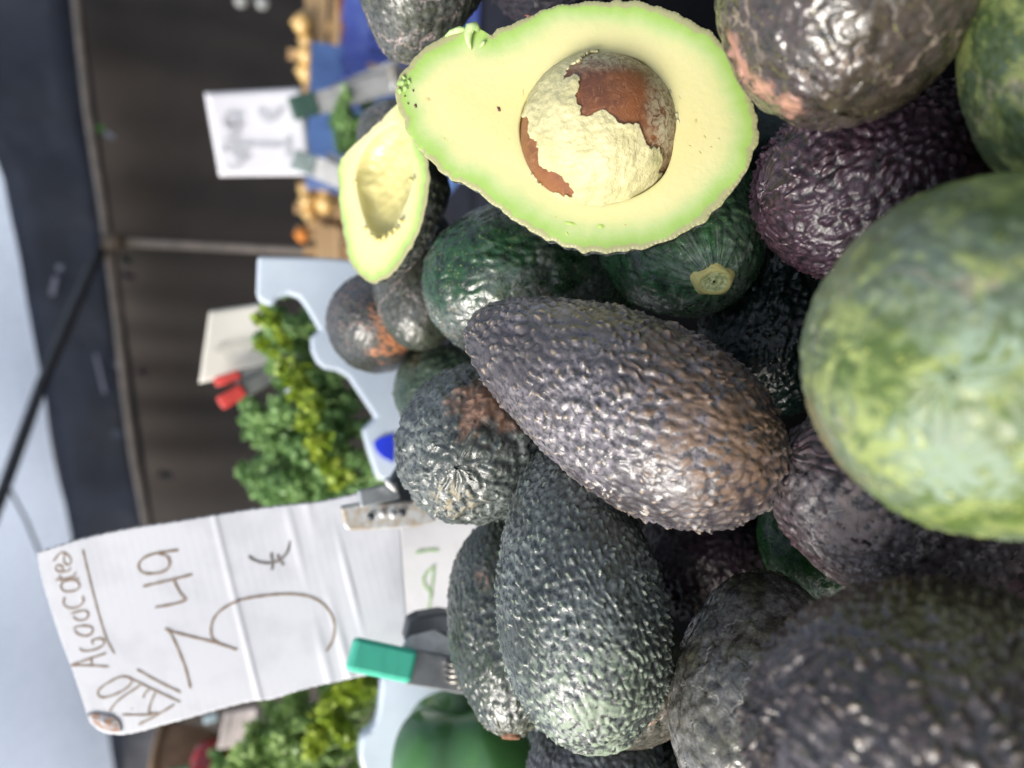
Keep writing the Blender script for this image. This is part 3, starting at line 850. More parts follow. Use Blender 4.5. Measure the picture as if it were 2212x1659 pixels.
# threads of flesh left at the lower end of the hollow
m_thread = simple("yellow_fibre", (.78, .68, .25), .5, scale=400)
rootB = [o for o in bpy.data.objects if o.name.startswith("halved_avocado")][-1]
for i, (x, y, dx, dy) in enumerate([(800, 505, 10, 16), (812, 512, 5, 20), (822, 514, -6, 18), (832, 508, -10, 22), (842, 500, 8, 18), (852, 492, 14, 12), (790, 490, -10, 8), (862, 476, 16, 4), (770, 392, -9, 6), (886, 390, 12, -4)]):
    dx *= .4; dy *= .4
    P = [at(x + dx * t, y + dy * t + 2 * math.sin(5 * t + i), pdB(x + dx * t, y + dy * t) - .0018 - .0018 * t * (1 - t) * 3) for t in (0, .35, .7, 1)]
    tube("fibre", P, [.0005, .0009, .0008, .0004], m_thread, rootB, 7)

# ------------------------------------------------------------------ the near table, the crate under the heap
m_black = simple("black_plastic", (.006, .006, .007), .8, scale=80, spec=.08, bump=.0005, bscale=200)
m_table = simple("table_cloth_dark", (.02, .022, .03), .9, scale=20, spec=.1, bump=.001, bscale=60)
m_wood = simple("raw_crate_wood", (.56, .38, .20), .6, scale=18, col2=(.42, .27, .13), stretch=(1, 8, 8), bump=.001, bscale=40)
m_ground = simple("asphalt", (.05, .05, .052), .9, scale=9, bump=.004, bscale=90)
g = put("ground", [(-60, -60, 0), (60, -60, 0), (60, 60, 0), (-60, 60, 0)], [[0, 1, 2, 3]], m_ground); tag(g, kind="structure")

tray = empty("produce_crate", (0, .22, 1.08))
tag(tray, "black plastic crate under the heap of avocados, seen only as darkness in the gaps", "crate")  # added as a base, near black to stand in for shade in the gaps
def TP(x, y, h):   # tray frame: sloping 20 degrees up and away
    s = math.radians(12)
    return Vector((x, .06 + y * math.cos(s) - h * math.sin(s), 1.075 + y * math.sin(s) + h * math.cos(s)))
def tbox(name, x0, x1, y0, y1, h0, h1):
    V = [TP(x, y, h) for x in (x0, x1) for y in (y0, y1) for h in (h0, h1)]
    F = [[0, 1, 3, 2], [4, 6, 7, 5], [0, 4, 5, 1], [2, 3, 7, 6], [0, 2, 6, 4], [1, 5, 7, 3]]
    return put(name, V, F, m_black, tray, bevel=.001)
tbox("bottom", -.24, .24, 0, .33, 0, .004)
tbox("side_wall", -.245, -.24, 0, .33, 0, .03)
tbox("side_wall", .24, .245, 0, .33, 0, .03)
tbox("end_wall", -.245, .245, -.005, 0, 0, .03)
tbox("end_wall", -.245, .245, .33, .335, 0, .02)

tb = empty("market_table", (0, .8, 0))
tag(tb, "long dark covered market table carrying the crates", "table")
box("table_top", (0, .56, 1.045), (2.6, 1.04, .03), m_table, tb, .004)
for sx_ in (-1.2, 0, 1.2):
    for sy_ in (.1, 1.0): box("leg", (sx_, sy_, .515), (.04, .04, 1.03), m_black, tb)

# ------------------------------------------------------------------ white crates with herbs
def white_mat():
    return simple("white_crate_plastic", (.56, .64, .74), .35, scale=25, col2=(.50, .58, .68), spec=.6)
m_white = white_mat()
TZ = 1.06
def white_crate(label, rim, Y, xr, depth, print_fn=None, backh=.10, lean=0.0):
    P = [atY(x, y, Y) for x, y in rim]
    xs = [p.x for p in P]; x0, x1 = min(xs), max(xs)
    root = empty("white_crate", ((x0 + x1) / 2, Y, TZ))
    tag(root, label, "crate", "white crates of herbs behind the heap")
    P[0].x = P[0].x; 
    pts = P + [Vector((P[-1].x, Y, TZ)), Vector((P[0].x, Y, TZ))]
    prism("front_wall", pts, Vector((0, .012, 0)), m_white, root, bevel=.0022)
    box("bottom", ((x0 + x1) / 2, Y + depth / 2, TZ + .006), (x1 - x0 - .004, depth, .01), m_white, root)
    box("back_wall", ((x0 + x1) / 2, Y + depth, TZ + backh / 2), (x1 - x0, .01, backh), m_white, root, .002)
    for xx in (x0 + .006, x1 - .006):
        box("side_wall", (xx, Y + .012 + depth / 2, TZ + backh / 2), (.01, depth - .02, backh), m_white, root, .002)
    return root
rim1 = [(700, 556), (556, 553), (553, 640), (562, 652), (588, 660), (600, 642), (622, 634), (645, 642), (662, 665), (690, 713), (670, 728), (672, 758),
        (683, 782), (700, 797), (728, 801), (752, 815), (772, 845), (811, 903), (782, 930), (793, 972), (814, 1033), (842, 1042), (850, 1075)]
wc1 = white_crate("white crate with a wavy cut rim full of parsley, behind the russet avocado", rim1, .50, 0, .20)
m_blue = simple("blue_print", (.02, .05, .75), .4, scale=50)
bl = [atY(x, y, .4985) for x, y in [(807, 956), (822, 945), (850, 938), (850, 1000), (826, 988), (812, 973)]]
o = prism("blue_mark", bl, Vector((0, .001, 0)), m_blue, wc1)
rim2 = [(826, 1462), (823, 1483), (820, 1515), (818, 1539), (812, 1562), (802, 1579), (786, 1588), (779, 1600), (775, 1635), (781, 1662), (800, 1690), (800, 1730)]
wc2 = white_crate("white crate of feathery herbs at the bottom edge, beside the green pepper", rim2, .48, 0, .20)

# white carton with green print right behind the price card
m_carton = simple("white_carton", (.78, .79, .83), .6, scale=14, var=.06, bump=.001, bscale=30)
Yc = .43
pts = [atY(x, y, Yc) for x, y in [(862, 1060), (866, 1250), (872, 1475)]]
carton = empty("white_carton", (pts[1].x, Yc, TZ))
tag(carton, "white carton with faint green print, right behind the large price card", "box")
prism("front_panel", pts + [Vector((pts[2].x, Yc, TZ)), Vector((pts[0].x, Yc, TZ))], Vector((0, .004, 0)), m_carton, carton, bevel=.001)
xa, xb = pts[2].x, pts[0].x
za = min(p.z for p in pts) - .004
box("back_panel", ((xa + xb) / 2, Yc + .04, (TZ + za) / 2), (xb - xa, .004, za - TZ), m_carton, carton)
for xx in (xa + .003, xb - .003): box("side_panel", (xx, Yc + .022, (TZ + za) / 2), (.004, .032, za - TZ), m_carton, carton)
m_gpr = simple("green_print", (.38, .62, .26), .6, scale=60)

def ribbon(name, pts2, w, P3, mat, parent, n=None):
    """stroke of ink: P3 maps picture (x,y) to a point and normal on its sheet"""
    S = smooth_poly(pts2, n or max(8, int(sum(math.dist(pts2[i], pts2[i + 1]) for i in range(len(pts2) - 1)) / 6)), closed=False) if len(pts2) > 2 else np.linspace(pts2[0], pts2[1], 6)
    V, F = [], []
    N = len(S)
    for i in range(N):
        t = S[min(i + 1, N - 1)] - S[max(i - 1, 0)]
        t = t / (np.linalg.norm(t) + 1e-9)
        nn = np.array([-t[1], t[0]])
        ww = w * (.9 + .15 * math.sin(i * 1.3)) * (.7 if i in (0, N - 1) else 1)
        for s in (-1, 1):
            q = S[i] + nn * s * ww / 2
            V.append(P3(q[0], q[1]))
    for i in range(N - 1): F.append([2 * i, 2 * i + 1, 2 * i + 3, 2 * i + 2])
    return V, F
def strokes(name, lists, w, P3, mat, parent):
    V, F = [], []
    for L_ in lists:
        v, f = ribbon(name, L_, w, P3, mat, parent)
        b = len(V); V += v; F += [[i + b for i in q] for q in f]
    return put(name, V, F, mat, parent)
strokes("green_print", [[(897, 1195), (920, 1190), (948, 1189)], [(925, 1325), (930, 1290), (938, 1224)], [(915, 1250), (925, 1235), (940, 1222)], [(918, 1268), (914, 1250), (922, 1240)], [(934, 1290), (926, 1275), (918, 1268)]],
        5, lambda x, y: atY(x, y, Yc - .0006), m_gpr, carton)

# ------------------------------------------------------------------ herbs
def leaf_mat(name, c, c2):
    k = NT(name); co = k.coord(); f, _ = k.noise(co, 70, 3)
    oi = k.n("Attribute", attribute_name="tone")
    col = k.mix(oi.outputs["Fac"], c, c2)
    k.l(col, k.b.inputs["Base Color"]); k.b.inputs["Roughness"].default_value = .42
    tr = k.n("BsdfTranslucent"); k.l(col, tr.inputs[0])
    mx = k.n("MixShader"); mx.inputs[0].default_value = .3
    k.l(k.b.outputs[0], mx.inputs[1]); k.l(tr.outputs[0], mx.inputs[2]); k.l(mx.outputs[0], k.out.inputs[0])
    return k.m
m_leafD = leaf_mat("parsley_leaf", (.11, .24, .08), (.32, .50, .18))
m_leafL = leaf_mat("yellow_green_leaf", (.20, .33, .035), (.42, .50, .06))
m_leafO = leaf_mat("olive_leaf", (.15, .27, .08), (.40, .56, .17))
m_stalk = simple("herb_stalk", (.20, .32, .08), .5, scale=80)

def herb_bunch(label, paths, n, size, mat, seed, base, name="parsley_bunch", stalks=14, cat="herb bunch"):
    """leaves scattered in clumps along given (centre, radius) blobs, stalks running down to base"""
    g = np.random.default_rng(seed)
    root = empty(name, base)
    tag(root, label, cat, "bunches of green herbs in the white crates")
    V, F, T = [], [], []
    clumps = []
    for (c, r) in paths:
        for _ in range(max(6, int(34 * (r / .04) ** 2))):
            d = g.normal(size=3); d /= np.linalg.norm(d)
            clumps.append((np.array(c) + d * r * g.uniform(.45, 1.0) ** .7, g.uniform(.16, .30) * r, g.uniform(0, 1)))
    for _ in range(n):
        cc, cr, tone = clumps[g.integers(len(clumps))]
        d = g.normal(size=3); d /= np.linalg.norm(d)
        p = cc + d * cr * g.uniform(.3, 1.0)
        a = g.normal(size=3); a = a * .6 + d; a /= np.linalg.norm(a)
        b = np.cross(a, g.normal(size=3)); b /= np.linalg.norm(b)
        c = np.cross(a, b)
        s = size * g.uniform(.6, 1.3)
        k0 = len(V)
        curl = g.uniform(.1, .5)
        for (u, v, w) in ((0, 0, 0), (.45, .35, curl * .4), (.25, .75, .0), (.0, 1.0, -curl * .5), (-.3, .7, .05), (-.5, .3, curl * .4), (0, .5, curl * .35)):
            V.append(p + b * u * s + c * v * s + a * w * s)
        F += [[k0, k0 + 1, k0 + 6], [k0 + 1, k0 + 2, k0 + 6], [k0 + 2, k0 + 3, k0 + 6], [k0 + 3, k0 + 4, k0 + 6], [k0 + 4, k0 + 5, k0 + 6], [k0 + 5, k0, k0 + 6]]
        tt = min(1, max(0, .25 + .55 * tone * g.uniform(.5, 1.2)))
        T += [tt] * 7
    o = mesh_np("foliage", np.array(V) - np.array(base), np.array(F), mat, root)
    a = o.data.attributes.new("tone", 'FLOAT', 'POINT'); a.data.foreach_set("value", np.array(T, dtype=np.float32))
    o["kind"] = "stuff"
    VV_, FF_ = [], []
    for i in range(stalks):
        cc = clumps[g.integers(len(clumps))][0]
        bb = np.array(base) + g.normal(size=3) * (.006, .006, 0)
        mid = (bb + cc) / 2 + g.normal(size=3) * .006
        v, f = tube_geo([bb, mid, cc], [.0012, .001, .0006], 5)
        b0 = len(VV_); VV_ += v; FF_ += [[j + b0 for j in q] for q in f]
    s = put("stalks", VV_, FF_, m_stalk, root, True)
    s["kind"] = "stuff"
    return root
def B_(x, y, Y, r): return (tuple(atY(x, y, Y)), r)
herb_bunch("dark green curly parsley bunch at the upper end, overlapping the cream sign",
           [B_(625, 700, .60, .026), B_(660, 760, .58, .028), B_(610, 660, .60, .016)], 6500, .0046, m_leafD, 1, (atY(700, 760, .60).x, .60, TZ + .012))
herb_bunch("dark green curly parsley bunch in mid crate, under the red tipped clamp",
           [B_(590, 915, .60, .024), B_(650, 900, .58, .034), B_(700, 880, .57, .028), B_(730, 850, .56, .018)], 8500, .0046, m_leafD, 2, (atY(700, 900, .60).x, .60, TZ + .012))
herb_bunch("dark green curly parsley bunch touching the upper edge of the large price card",
           [B_(600, 1010, .60, .030), B_(670, 1030, .58, .038), B_(740, 1000, .56, .030), B_(775, 960, .55, .018), B_(600, 1090, .6, .026)], 9500, .0046, m_leafD, 3, (atY(700, 1040, .60).x, .60, TZ + .012))
herb_bunch("pale yellow green sprig hanging over the dark parsley in a long streak",
           [B_(575, 690, .545, .008), B_(592, 738, .545, .011), B_(640, 820, .525, .010), B_(655, 860, .52, .012), B_(675, 905, .52, .009), B_(690, 950, .52, .008), B_(705, 990, .52, .008), B_(735, 1035, .52, .007), B_(622, 800, .525, .006)],
           900, .0062, m_leafL, 4, (atY(720, 900, .60).x, .60, TZ + .012), name="herb_sprig", stalks=6, cat="herb sprig")
herb_bunch("feathery olive green herb bunch at the bottom edge, below the price card",
           [B_(610, 1590, .60, .034), B_(680, 1560, .58, .034), B_(740, 1540, .57, .026), B_(700, 1640, .58, .036), B_(600, 1660, .6, .036), B_(770, 1500, .56, .016)],
           10000, .0050, m_leafO, 5, (atY(700, 1600, .60).x, .60, TZ + .012))
herb_bunch("bright green herb sprig in front of the feathery bunch below the price card",
           [B_(770, 1492, .52, .010), B_(735, 1510, .53, .009), B_(700, 1530, .54, .008), B_(745, 1575, .53, .008), B_(680, 1600, .54, .009)],
           700, .0075, m_leafL, 6, (atY(760, 1560, .55).x, .58, TZ + .012), name="herb_sprig", stalks=10, cat="herb sprig")

# ------------------------------------------------------------------ price card
CARD_Y = .365
m_card = NT("white_card")
co = m_card.coord(); f_, _ = m_card.noise(co, 40, 4); g_, _ = m_card.noise(co, 260, 4)
c_ = m_card.mix(m_card.ramp(f_, .42, .66), (.54, .555, .60), (.48, .495, .54))
c_ = m_card.mix(m_card.math('MULTIPLY', m_card.ramp(g_, .6, .8), .25), c_, (.42, .42, .45))
m_card.l(c_, m_card.b.inputs["Base Color"]); m_card.b.inputs["Roughness"].default_value = .38
m_card = m_card.m
m_cardedge = simple("torn_card_edge", (.42, .36, .30), .8, scale=500, col2=(.22, .19, .17), bump=.0005, bscale=900)
m_ink = simple("brown_marker", (.17, .115, .07), .55, scale=200, col2=(.24, .18, .13))
m_ink2 = simple("grey_marker", (.11, .10, .095), .55, scale=200, col2=(.17, .15, .14))

LEAN = .12
def cardp(x, y, h=0.0):
    s = x - .25 * (y - 1194)
    hh = .00002 * math.sin(s / 3.0) * (.6 + .4 * math.sin(y / 60.)) + .0005 * math.exp(-((s - 484) / 6) ** 2)
    hh += .0007 * math.exp(-((s - 690) / 9) ** 2) * (.5 + .5 * math.sin(y / 70.)) + .0006 * math.exp(-((s - 740) / 7) ** 2) * (.5 + .5 * math.cos(y / 50.))
    hh += .0005 * math.exp(-((s - 645) / 10) ** 2) * (.5 + .5 * math.sin(y / 45. + 1)) + .0014 * math.sin(x / 190.) + .0008 * math.sin(y / 120. + x / 300.)
    p = atY(x, y, CARD_Y)
    # card leans back a little above its foot
    return atY(x, y, CARD_Y + (860 - x) * .00003 - hh - h)
topE = [(84, 1192), (165, 1166), (232, 1150), (300, 1137), (390, 1124), (486, 1108), (560, 1097), (640, 1088), (694, 1082), (770, 1066), (840, 1053), (856, 1052)]
botE = [(196, 1556), (222, 1577), (262, 1584), (310, 1576), (347, 1565), (400, 1551), (469, 1531), (540, 1513), (590, 1507), (640, 1491), (690, 1478), (746, 1466), (800, 1455), (878, 1442)]
NU, NV = 260, 110
te = smooth_poly(topE, NU, False); be = smooth_poly(botE, NU, False)
leftb = smooth_poly([(84, 1192), (92, 1240), (112, 1310), (135, 1380), (158, 1440), (178, 1500), (190, 1538), (196, 1556)], NV, False)
rightb = smooth_poly([(856, 1052), (862, 1120), (868, 1200), (875, 1300), (880, 1380), (878, 1442)], NV, False)
V = []
for i in range(NU):
    u = i / (NU - 1)
    for j in range(NV):
        v = j / (NV - 1)
        p = (1 - v) * te[i] + v * be[i] + (1 - u) * leftb[j] + u * rightb[j] - ((1 - u) * (1 - v) * te[0] + u * (1 - v) * te[-1] + (1 - u) * v * be[0] + u * v * be[-1])
        if j in (0, NV - 1): p = p + np.array([0, (1.4 if j == 0 else .8) * math.sin(i * .9) * math.sin(i * .23)])
        V.append(cardp(p[0], p[1]))
Fc = [[i * NV + j, i * NV + j + 1, (i + 1) * NV + j + 1, (i + 1) * NV + j] for i in range(NU - 1) for j in range(NV - 1)]
cc = atY(520, 1310, CARD_Y)
card = empty("price_card", cc)
tag(card, "large white cardboard price card hand lettered Kilo Aguacates 3,49 in brown marker", "price card")
sheet = put("card_sheet", V, Fc, m_card, card, True)
sheet.data.materials.append(m_cardedge)
sd = sheet.modifiers.new("thick", 'SOLIDIFY'); sd.thickness = .0028; sd.offset = 0.0
# solidify grows to both sides: front face stands 1.4 mm proud of the traced sheet
sd.material_offset_rim = 1; sd.use_even_offset = False
INKH = .0017
Z = lambda pts: [(p[0] * .3472, 1083 + p[1] * .3472) for p in pts]
kilo = [Z([(760, 1328), (850, 1330), (950, 1328)]),                                  # K stem
        Z([(925, 1320), (935, 1260), (970, 1185)]), Z([(925, 1320), (1000, 1320)]), Z([(890, 1225), (905, 1190), (930, 1170)]), 
        Z([(820, 1290), (826, 1292)]),
        Z([(680, 1308), (740, 1235), (880, 1140)]),
        Z([(860, 1390), (960, 1340), (1085, 1265)]),
        Z([(800, 1095), (740, 1095), (640, 1150), (605, 1195), (640, 1222), (720, 1200), (790, 1160), (820, 1120), (800, 1095)]),
        Z([(785, 1090), (950, 1170), (1120, 1250)]), Z([(850, 1045), (980, 1120), (1125, 1190)])]
agu = [Z([(440, 1022), (540, 985), (660, 945)]), Z([(440, 1022), (560, 1022), (675, 1030)]), Z([(565, 975), (572, 1022)]),         # A
       Z([(495, 912), (510, 930), (560, 930), (620, 910), (650, 880), (630, 855), (570, 862)]), Z([(570, 862), (578, 892)]),        # G
       Z([(460, 800), (490, 830), (540, 838), (575, 815), (570, 785), (530, 775), (480, 780), (455, 790)]),                           # u
       Z([(455, 715), (480, 740), (530, 735), (550, 705), (530, 680), (480, 688), (440, 700)]),                                       # a
       Z([(400, 595), (395, 640), (430, 665), (490, 655), (520, 620), (510, 590)]),                                                   # C
       Z([(395, 500), (375, 530), (400, 560), (450, 560), (490, 540), (490, 510), (450, 490), (395, 500)]), Z([(400, 495), (490, 480)]),  # a
       Z([(345, 490), (420, 478), (460, 470)]), Z([(365, 460), (385, 500)]), Z([(460, 470), (468, 440)]),                             # t
       Z([(395, 430), (380, 400), (350, 400), (345, 425), (380, 440), (430, 430), (440, 410)]),                                      # e
       Z([(330, 375), (370, 325), (400, 320), (435, 350), (440, 385), (410, 395), (395, 370), (400, 330)])]                          # s
under = [Z([(515, 300), (545, 430), (600, 650), (660, 850), (712, 950)])]
nine = [Z([(1110, 305), (1040, 312), (930, 335), (875, 370), (862, 410), (890, 445), (960, 450), (1030, 430), (1055, 390), (1040, 345), (985, 325)])]
four = [Z([(890, 530), (1060, 490), (1195, 455)]), Z([(1080, 490), (1115, 560), (1160, 615)]), Z([(1160, 615), (1080, 640), (965, 660)])]
three = [Z([(1185, 1165), (1150, 1030), (1090, 880), (1045, 800), (1025, 795)]), Z([(1025, 793), (1120, 825), (1340, 880), (1475, 925)]),
         Z([(1370, 890), (1320, 850), (1315, 770), (1360, 690), (1480, 620), (1640, 588), (1800, 578), (1930, 595), (2020, 650), (2075, 740), (2075, 850), (2030, 935)])]
euro = [Z([(1545, 340), (1590, 370), (1660, 385), (1730, 370), (1785, 320), (1805, 245)]), Z([(1685, 320), (1695, 380), (1693, 430)]), Z([(1725, 330), (1740, 365), (1765, 400)])]
def P3card(x, y): return cardp(x, y, INKH)
strokes("lettering", kilo + agu + under, 4.6, P3card, m_ink, card)
strokes("lettering", nine + four + three, 5.6, P3card, m_ink, card)
strokes("lettering", euro, 6.2, P3card, m_ink2, card)
# torn brown corner of the card
V = []; F = []
cn = [(187, 1545), (205, 1541), (240, 1546), (258, 1560), (262, 1580), (240, 1581), (218, 1573), (200, 1560)]
put("torn_corner", [cardp(x, y, .0024) for x, y in cn] + [cardp(226, 1561, .0036)] + [cardp(x, y, .0008) for x, y in cn],
    [[i, (i + 1) % 8, 8] for i in range(8)] + [[i, i + 9, (i + 1) % 8 + 9, (i + 1) % 8] for i in range(8)],
    simple("torn_corner_card", (.34, .20, .13), .8, scale=400, col2=(.45, .47, .52), bump=.001, bscale=500), card)

# ------------------------------------------------------------------ clamps
m_steel = simple("zinc_steel", (.52, .55, .58), .35, scale=120, col2=(.40, .42, .44), metal=.6)
m_steeld = simple("dull_dark_steel", (.085, .095, .11), .5, scale=80, metal=.3)
m_green_sl = simple("green_sleeve", (.09, .60, .42), .45, scale=60, col2=(.08, .54, .38), stretch=(1, 1, 4))
m_dgreen_sl = simple("dark_green_sleeve", (.035, .085, .07), .5, scale=60)
m_red_sl = simple("red_sleeve", (.62, .055, .045), .4, scale=60)
m_spring = simple("spring_steel", (.50, .47, .42), .3, scale=200, metal=.9)
m_rust = simple("rusty_zinc", (.50, .52, .53), .4, scale=260, col2=(.40, .34, .27), metal=.3)

def coil(name, c, axis, r, turns, wire, length, mat, parent):
    c = Vector(c); a = Vector(axis).normalized()
    s = a.cross(Vector((0, 0, 1)) if abs(a.z) < .9 else Vector((1, 0, 0))).normalized(); b = a.cross(s)
    n = int(turns * 14)
    return tube(name, [c + a * (i / n - .5) * length + (s * math.cos(2 * math.pi * i / 14) + b * math.sin(2 * math.pi * i / 14)) * r for i in range(n + 1)], wire, mat, parent, 6)

def clamp(label, Y, arms, sleeves, pivot, w, mat_arm, mat_sl, group="spring clamps holding the price cards"):
    """arms: [(p,q)], sleeves: [(p,q,width)] in picture positions; pivot position"""
    c = atY(*pivot, Y)
    root = empty("spring_clamp", c)
    tag(root, label, "clamp", group)
    for i, (p, q) in enumerate(arms):
        dy = -.004 if i == 0 else .006
        bar("arm", atY(*p, Y + dy), atY(*q, Y), w, .0035, mat_arm, root, .0009)
    for i, (p, q, ww) in enumerate(sleeves):
        dy = -.005 if i == 0 else .006
        bar("grip_sleeve", atY(*p, Y + dy), atY(*q, Y + dy * .8), ww, .0085, mat_sl, root, .0022)
    coil("spring", atY(*pivot, Y - .004), U_, w * .28, 4, w * .05, w * .7, m_spring, root)
    tube("pivot_pin", [atY(*pivot, Y) + U_ * w * .6, atY(*pivot, Y) - U_ * w * .6], w * .08, m_steel, root, 8)
    return root
Yk = .345
cl = clamp("spring clamp with bright green grip sleeve holding the large price card", Yk,
           [((880, 1440), (1010, 1462)), ((884, 1368), (1010, 1440))], [((756, 1411), (892, 1440), .0148)], (985, 1452), .0155, m_steel, m_green_sl)
prism("clamp_body", [atY(x, y, Yk + .004) for x, y in [(884, 1345), (905, 1334), (955, 1326), (985, 1330), (985, 1402), (930, 1404), (874, 1388)]], Vector((0, .012, 0)), m_steeld, cl, .001)
cl2 = clamp("pale zinc spring clamp with rust stains on the large price card", Yk,
            [((775, 1078), (860, 1060))], [], (900, 1078), .008, m_steel, m_steel)
prism("clamp_jaw", [atY(x, y, Yk - .004) for x, y in [(735, 1096), (780, 1088), (832, 1088), (880, 1085), (915, 1090), (945, 1125), (905, 1138), (862, 1143), (752, 1147), (744, 1140)]],
      Vector((0, .006, 0)), m_rust, cl2, .0012)
prism("clamp_body", [atY(x, y, Yk + .006) for x, y in [(838, 1050), (862, 1010), (905, 1010), (925, 1090), (880, 1092), (840, 1085)]], Vector((0, .01, 0)), m_steeld, cl2, .001)
m_wh = simple("white_plastic", (.8, .8, .8), .4, scale=90)
V, F = tube_geo([atY(836, 1034, Yk - .006), atY(840, 1044, Yk - .008), atY(846, 1050, Yk - .008), atY(854, 1058, Yk - .006)], [.0013, .0015, .0015, .0012], 10)
put("wing_nut", V, F, m_wh, cl2, True)
for (x, y) in [(800, 1116), (826, 1110), (848, 1112), (868, 1108)]:
    c = atY(x, y, Yk - .0045)
    tube("rivet", [c, c + Vector((0, -.0016, 0))], .0016, m_wh if x in (826, 848) else m_steeld, cl2, 10)

# ------------------------------------------------------------------ small signs
def sign(label, quad, Y, lines, w, mat, ink, thick=.003, name="price_sign", bow=0.004, group="small price signs in the background"):
    """quad: four corners (picture), bilinear sheet with a slight bow"""
    n = 16
    q = [np.array(p, float) for p in quad]
    V = []
    for i in range(n + 1):
        for j in range(n + 1):
            u, v = i / n, j / n
            p = (1 - u) * (1 - v) * q[0] + u * (1 - v) * q[1] + u * v * q[2] + (1 - u) * v * q[3]
            V.append(atY(p[0], p[1], Y + bow * math.sin(math.pi * u) * .5))
    F = [[i * (n + 1) + j, i * (n + 1) + j + 1, (i + 1) * (n + 1) + j + 1, (i + 1) * (n + 1) + j] for i in range(n) for j in range(n)]
    c = sum((atY(*p, Y) for p in quad), Vector()) / 4
    root = empty(name, c); tag(root, label, "price sign", group)
    s = put("sign_sheet", V, F, mat, root, True)
    sd = s.modifiers.new("thick", 'SOLIDIFY'); sd.thickness = thick; sd.offset = 0
    if lines: strokes("lettering", lines, w, lambda x, y: atY(x, y, Y - thick * .5 - .002 if bow else Y - thick), ink, root)
    return root
m_sign = simple("white_sign", (.80, .80, .86), .5, scale=20, var=.05)
m_sign2 = simple("cream_sign", (.68, .66, .60), .6, scale=20, var=.08)
m_sign3 = simple("dusty_pink_sign", (.50, .44, .42), .6, scale=20, var=.12)
m_inkg = simple("faded_grey_ink", (.60, .61, .66), .6, scale=90)
Z1 = lambda pts: [(416.9 + p[0] * .1488, 164.6 + p[1] * .1488) for p in pts]
s1 = [Z1([(530, 985), (900, 1010), (1320, 1015)]), Z1([(1365, 880), (1370, 1040), (1360, 1200)]),
      Z1([(420, 1120), (450, 1030), (560, 1100), (680, 1250), (600, 1330), (500, 1320)]), Z1([(600, 1030), (720, 1100), (780, 1235)]),
      Z1([(440, 930), (560, 910), (640, 850), (520, 790)]), Z1([(520, 790), (700, 740)]), Z1([(480, 760), (560, 690), (690, 720)]),
      Z1([(440, 620), (500, 560), (640, 570), (680, 620)]), Z1([(440, 620), (480, 700), (600, 690), (560, 610)]),
      Z1([(950, 480), (1000, 600), (1080, 650), (1130, 600), (1060, 520)]), Z1([(1100, 650), (1200, 600), (1260, 460)]), Z1([(1170, 520), (1200, 600)])]
sign("white square sign lettered Manojo 1 euro, clipped between two green tipped clamps", [(442, 201), (650, 190), (676, 378), (474, 380)], 1.05, s1, 9, m_sign, m_inkg, .003)
Zs2 = [[(462, 754), (500, 746), (560, 736)], [(466, 757), (486, 762), (494, 780)]]
sign("cream sign with a faint figure 1, half behind the parsley", [(452, 672), (592, 652), (606, 792), (430, 828)], .72, Zs2, 5, m_sign2, simple("faint_line", (.50, .49, .44), .6), .003)
sign("small dusty pink sign with faint print, below the large price card",
     [(486, 1538), (556, 1526), (556, 1606), (470, 1616)], .80, [[(486, 1560), (484, 1592)], [(492, 1556), (490, 1590)], [(520, 1550), (516, 1575)]], 4, m_sign3, simple("faint_print", (.30, .29, .28), .6), .004)
clamp("dark green tipped clamp on the upper corner of the white square sign", 1.03, [((676, 226), (868, 172)), ((725, 208), (868, 148))], [((628, 236), (684, 222), .030)], (850, 165), .0285, simple("grey_steel", (.34, .35, .36), .5, scale=60), m_dgreen_sl)
clamp("pale grey green tipped clamp on the lower corner of the white square sign", 1.03, [((672, 356), (790, 408)), ((700, 350), (790, 392))], [((632, 342), (680, 360), .026)], (780, 402), .0285, simple("pale_grey_steel", (.50, .51, .52), .5, scale=60), simple("grey_green_sleeve", (.20, .26, .26), .5))
clamp("red tipped clamp holding the cream sign above the parsley", .70, [((530, 842), (604, 800)), ((505, 816), (604, 796))], [((474, 872), (528, 842), .0125), ((464, 826), (520, 808), .009)], (600, 800), .0125, simple("dark_grey_steel", (.16, .17, .16), .5), m_red_sl)
p_ = atY(620, 838, .68)
bar("white_peg", atY(612, 850, .66), atY(632, 824, .66), .009, .004, simple("pale_blue_plastic", (.62, .70, .82), .4), None, .001)
tag(bpy.data.objects["white_peg"], "small pale blue plastic peg beside the red tipped clamp in the parsley", "peg")

# ------------------------------------------------------------------ green pepper
def pepper(name, label, c, r, h, mat, seed, stem_dir=(0, -.2, 1), lobes=4):
    root = empty(name, c); tag(root, label, "pepper")
    q = Vector(stem_dir).normalized().to_track_quat('Z', 'X').to_matrix()
    nr, nt = 60, 140
    V = []
    for i in range(nr + 1):
        ph = math.pi * i / nr
        for j in range(nt):
            th = 2 * math.pi * j / nt
            lob = 1 - .16 * abs(math.cos(lobes * th / 2 + seed)) ** 5 * (1 if i < nr * .95 else .5)
            rr = r * math.sin(ph) ** .72 * lob * (1 + .08 * math.cos(ph))
            z = h * math.cos(ph) * (1 - .35 * math.exp(-(rr / (r * .42)) ** 2) * (1 if ph < 1.57 else .35))
            V.append(Vector(c) + q @ Vector((rr * math.cos(th), rr * math.sin(th), z)))
    F = [[i * nt + j, (i + 1) * nt + j, (i + 1) * nt + (j + 1) % nt, i * nt + (j + 1) % nt] for i in range(nr) for j in range(nt)]
    put("body", V, F, mat, root, True)
    t0 = Vector(c) + q @ Vector((0, 0, h * .6)); 
    tube("stem", [t0, t0 + q @ Vector((0, 0, .012)), t0 + q @ Vector((.004, 0, .024)), t0 + q @ Vector((.010, .0, .033))], [r * .30, r * .14, r * .11, r * .13], simple("pepper_stem", (.14, .26, .12), .5), root, 12)
    return root
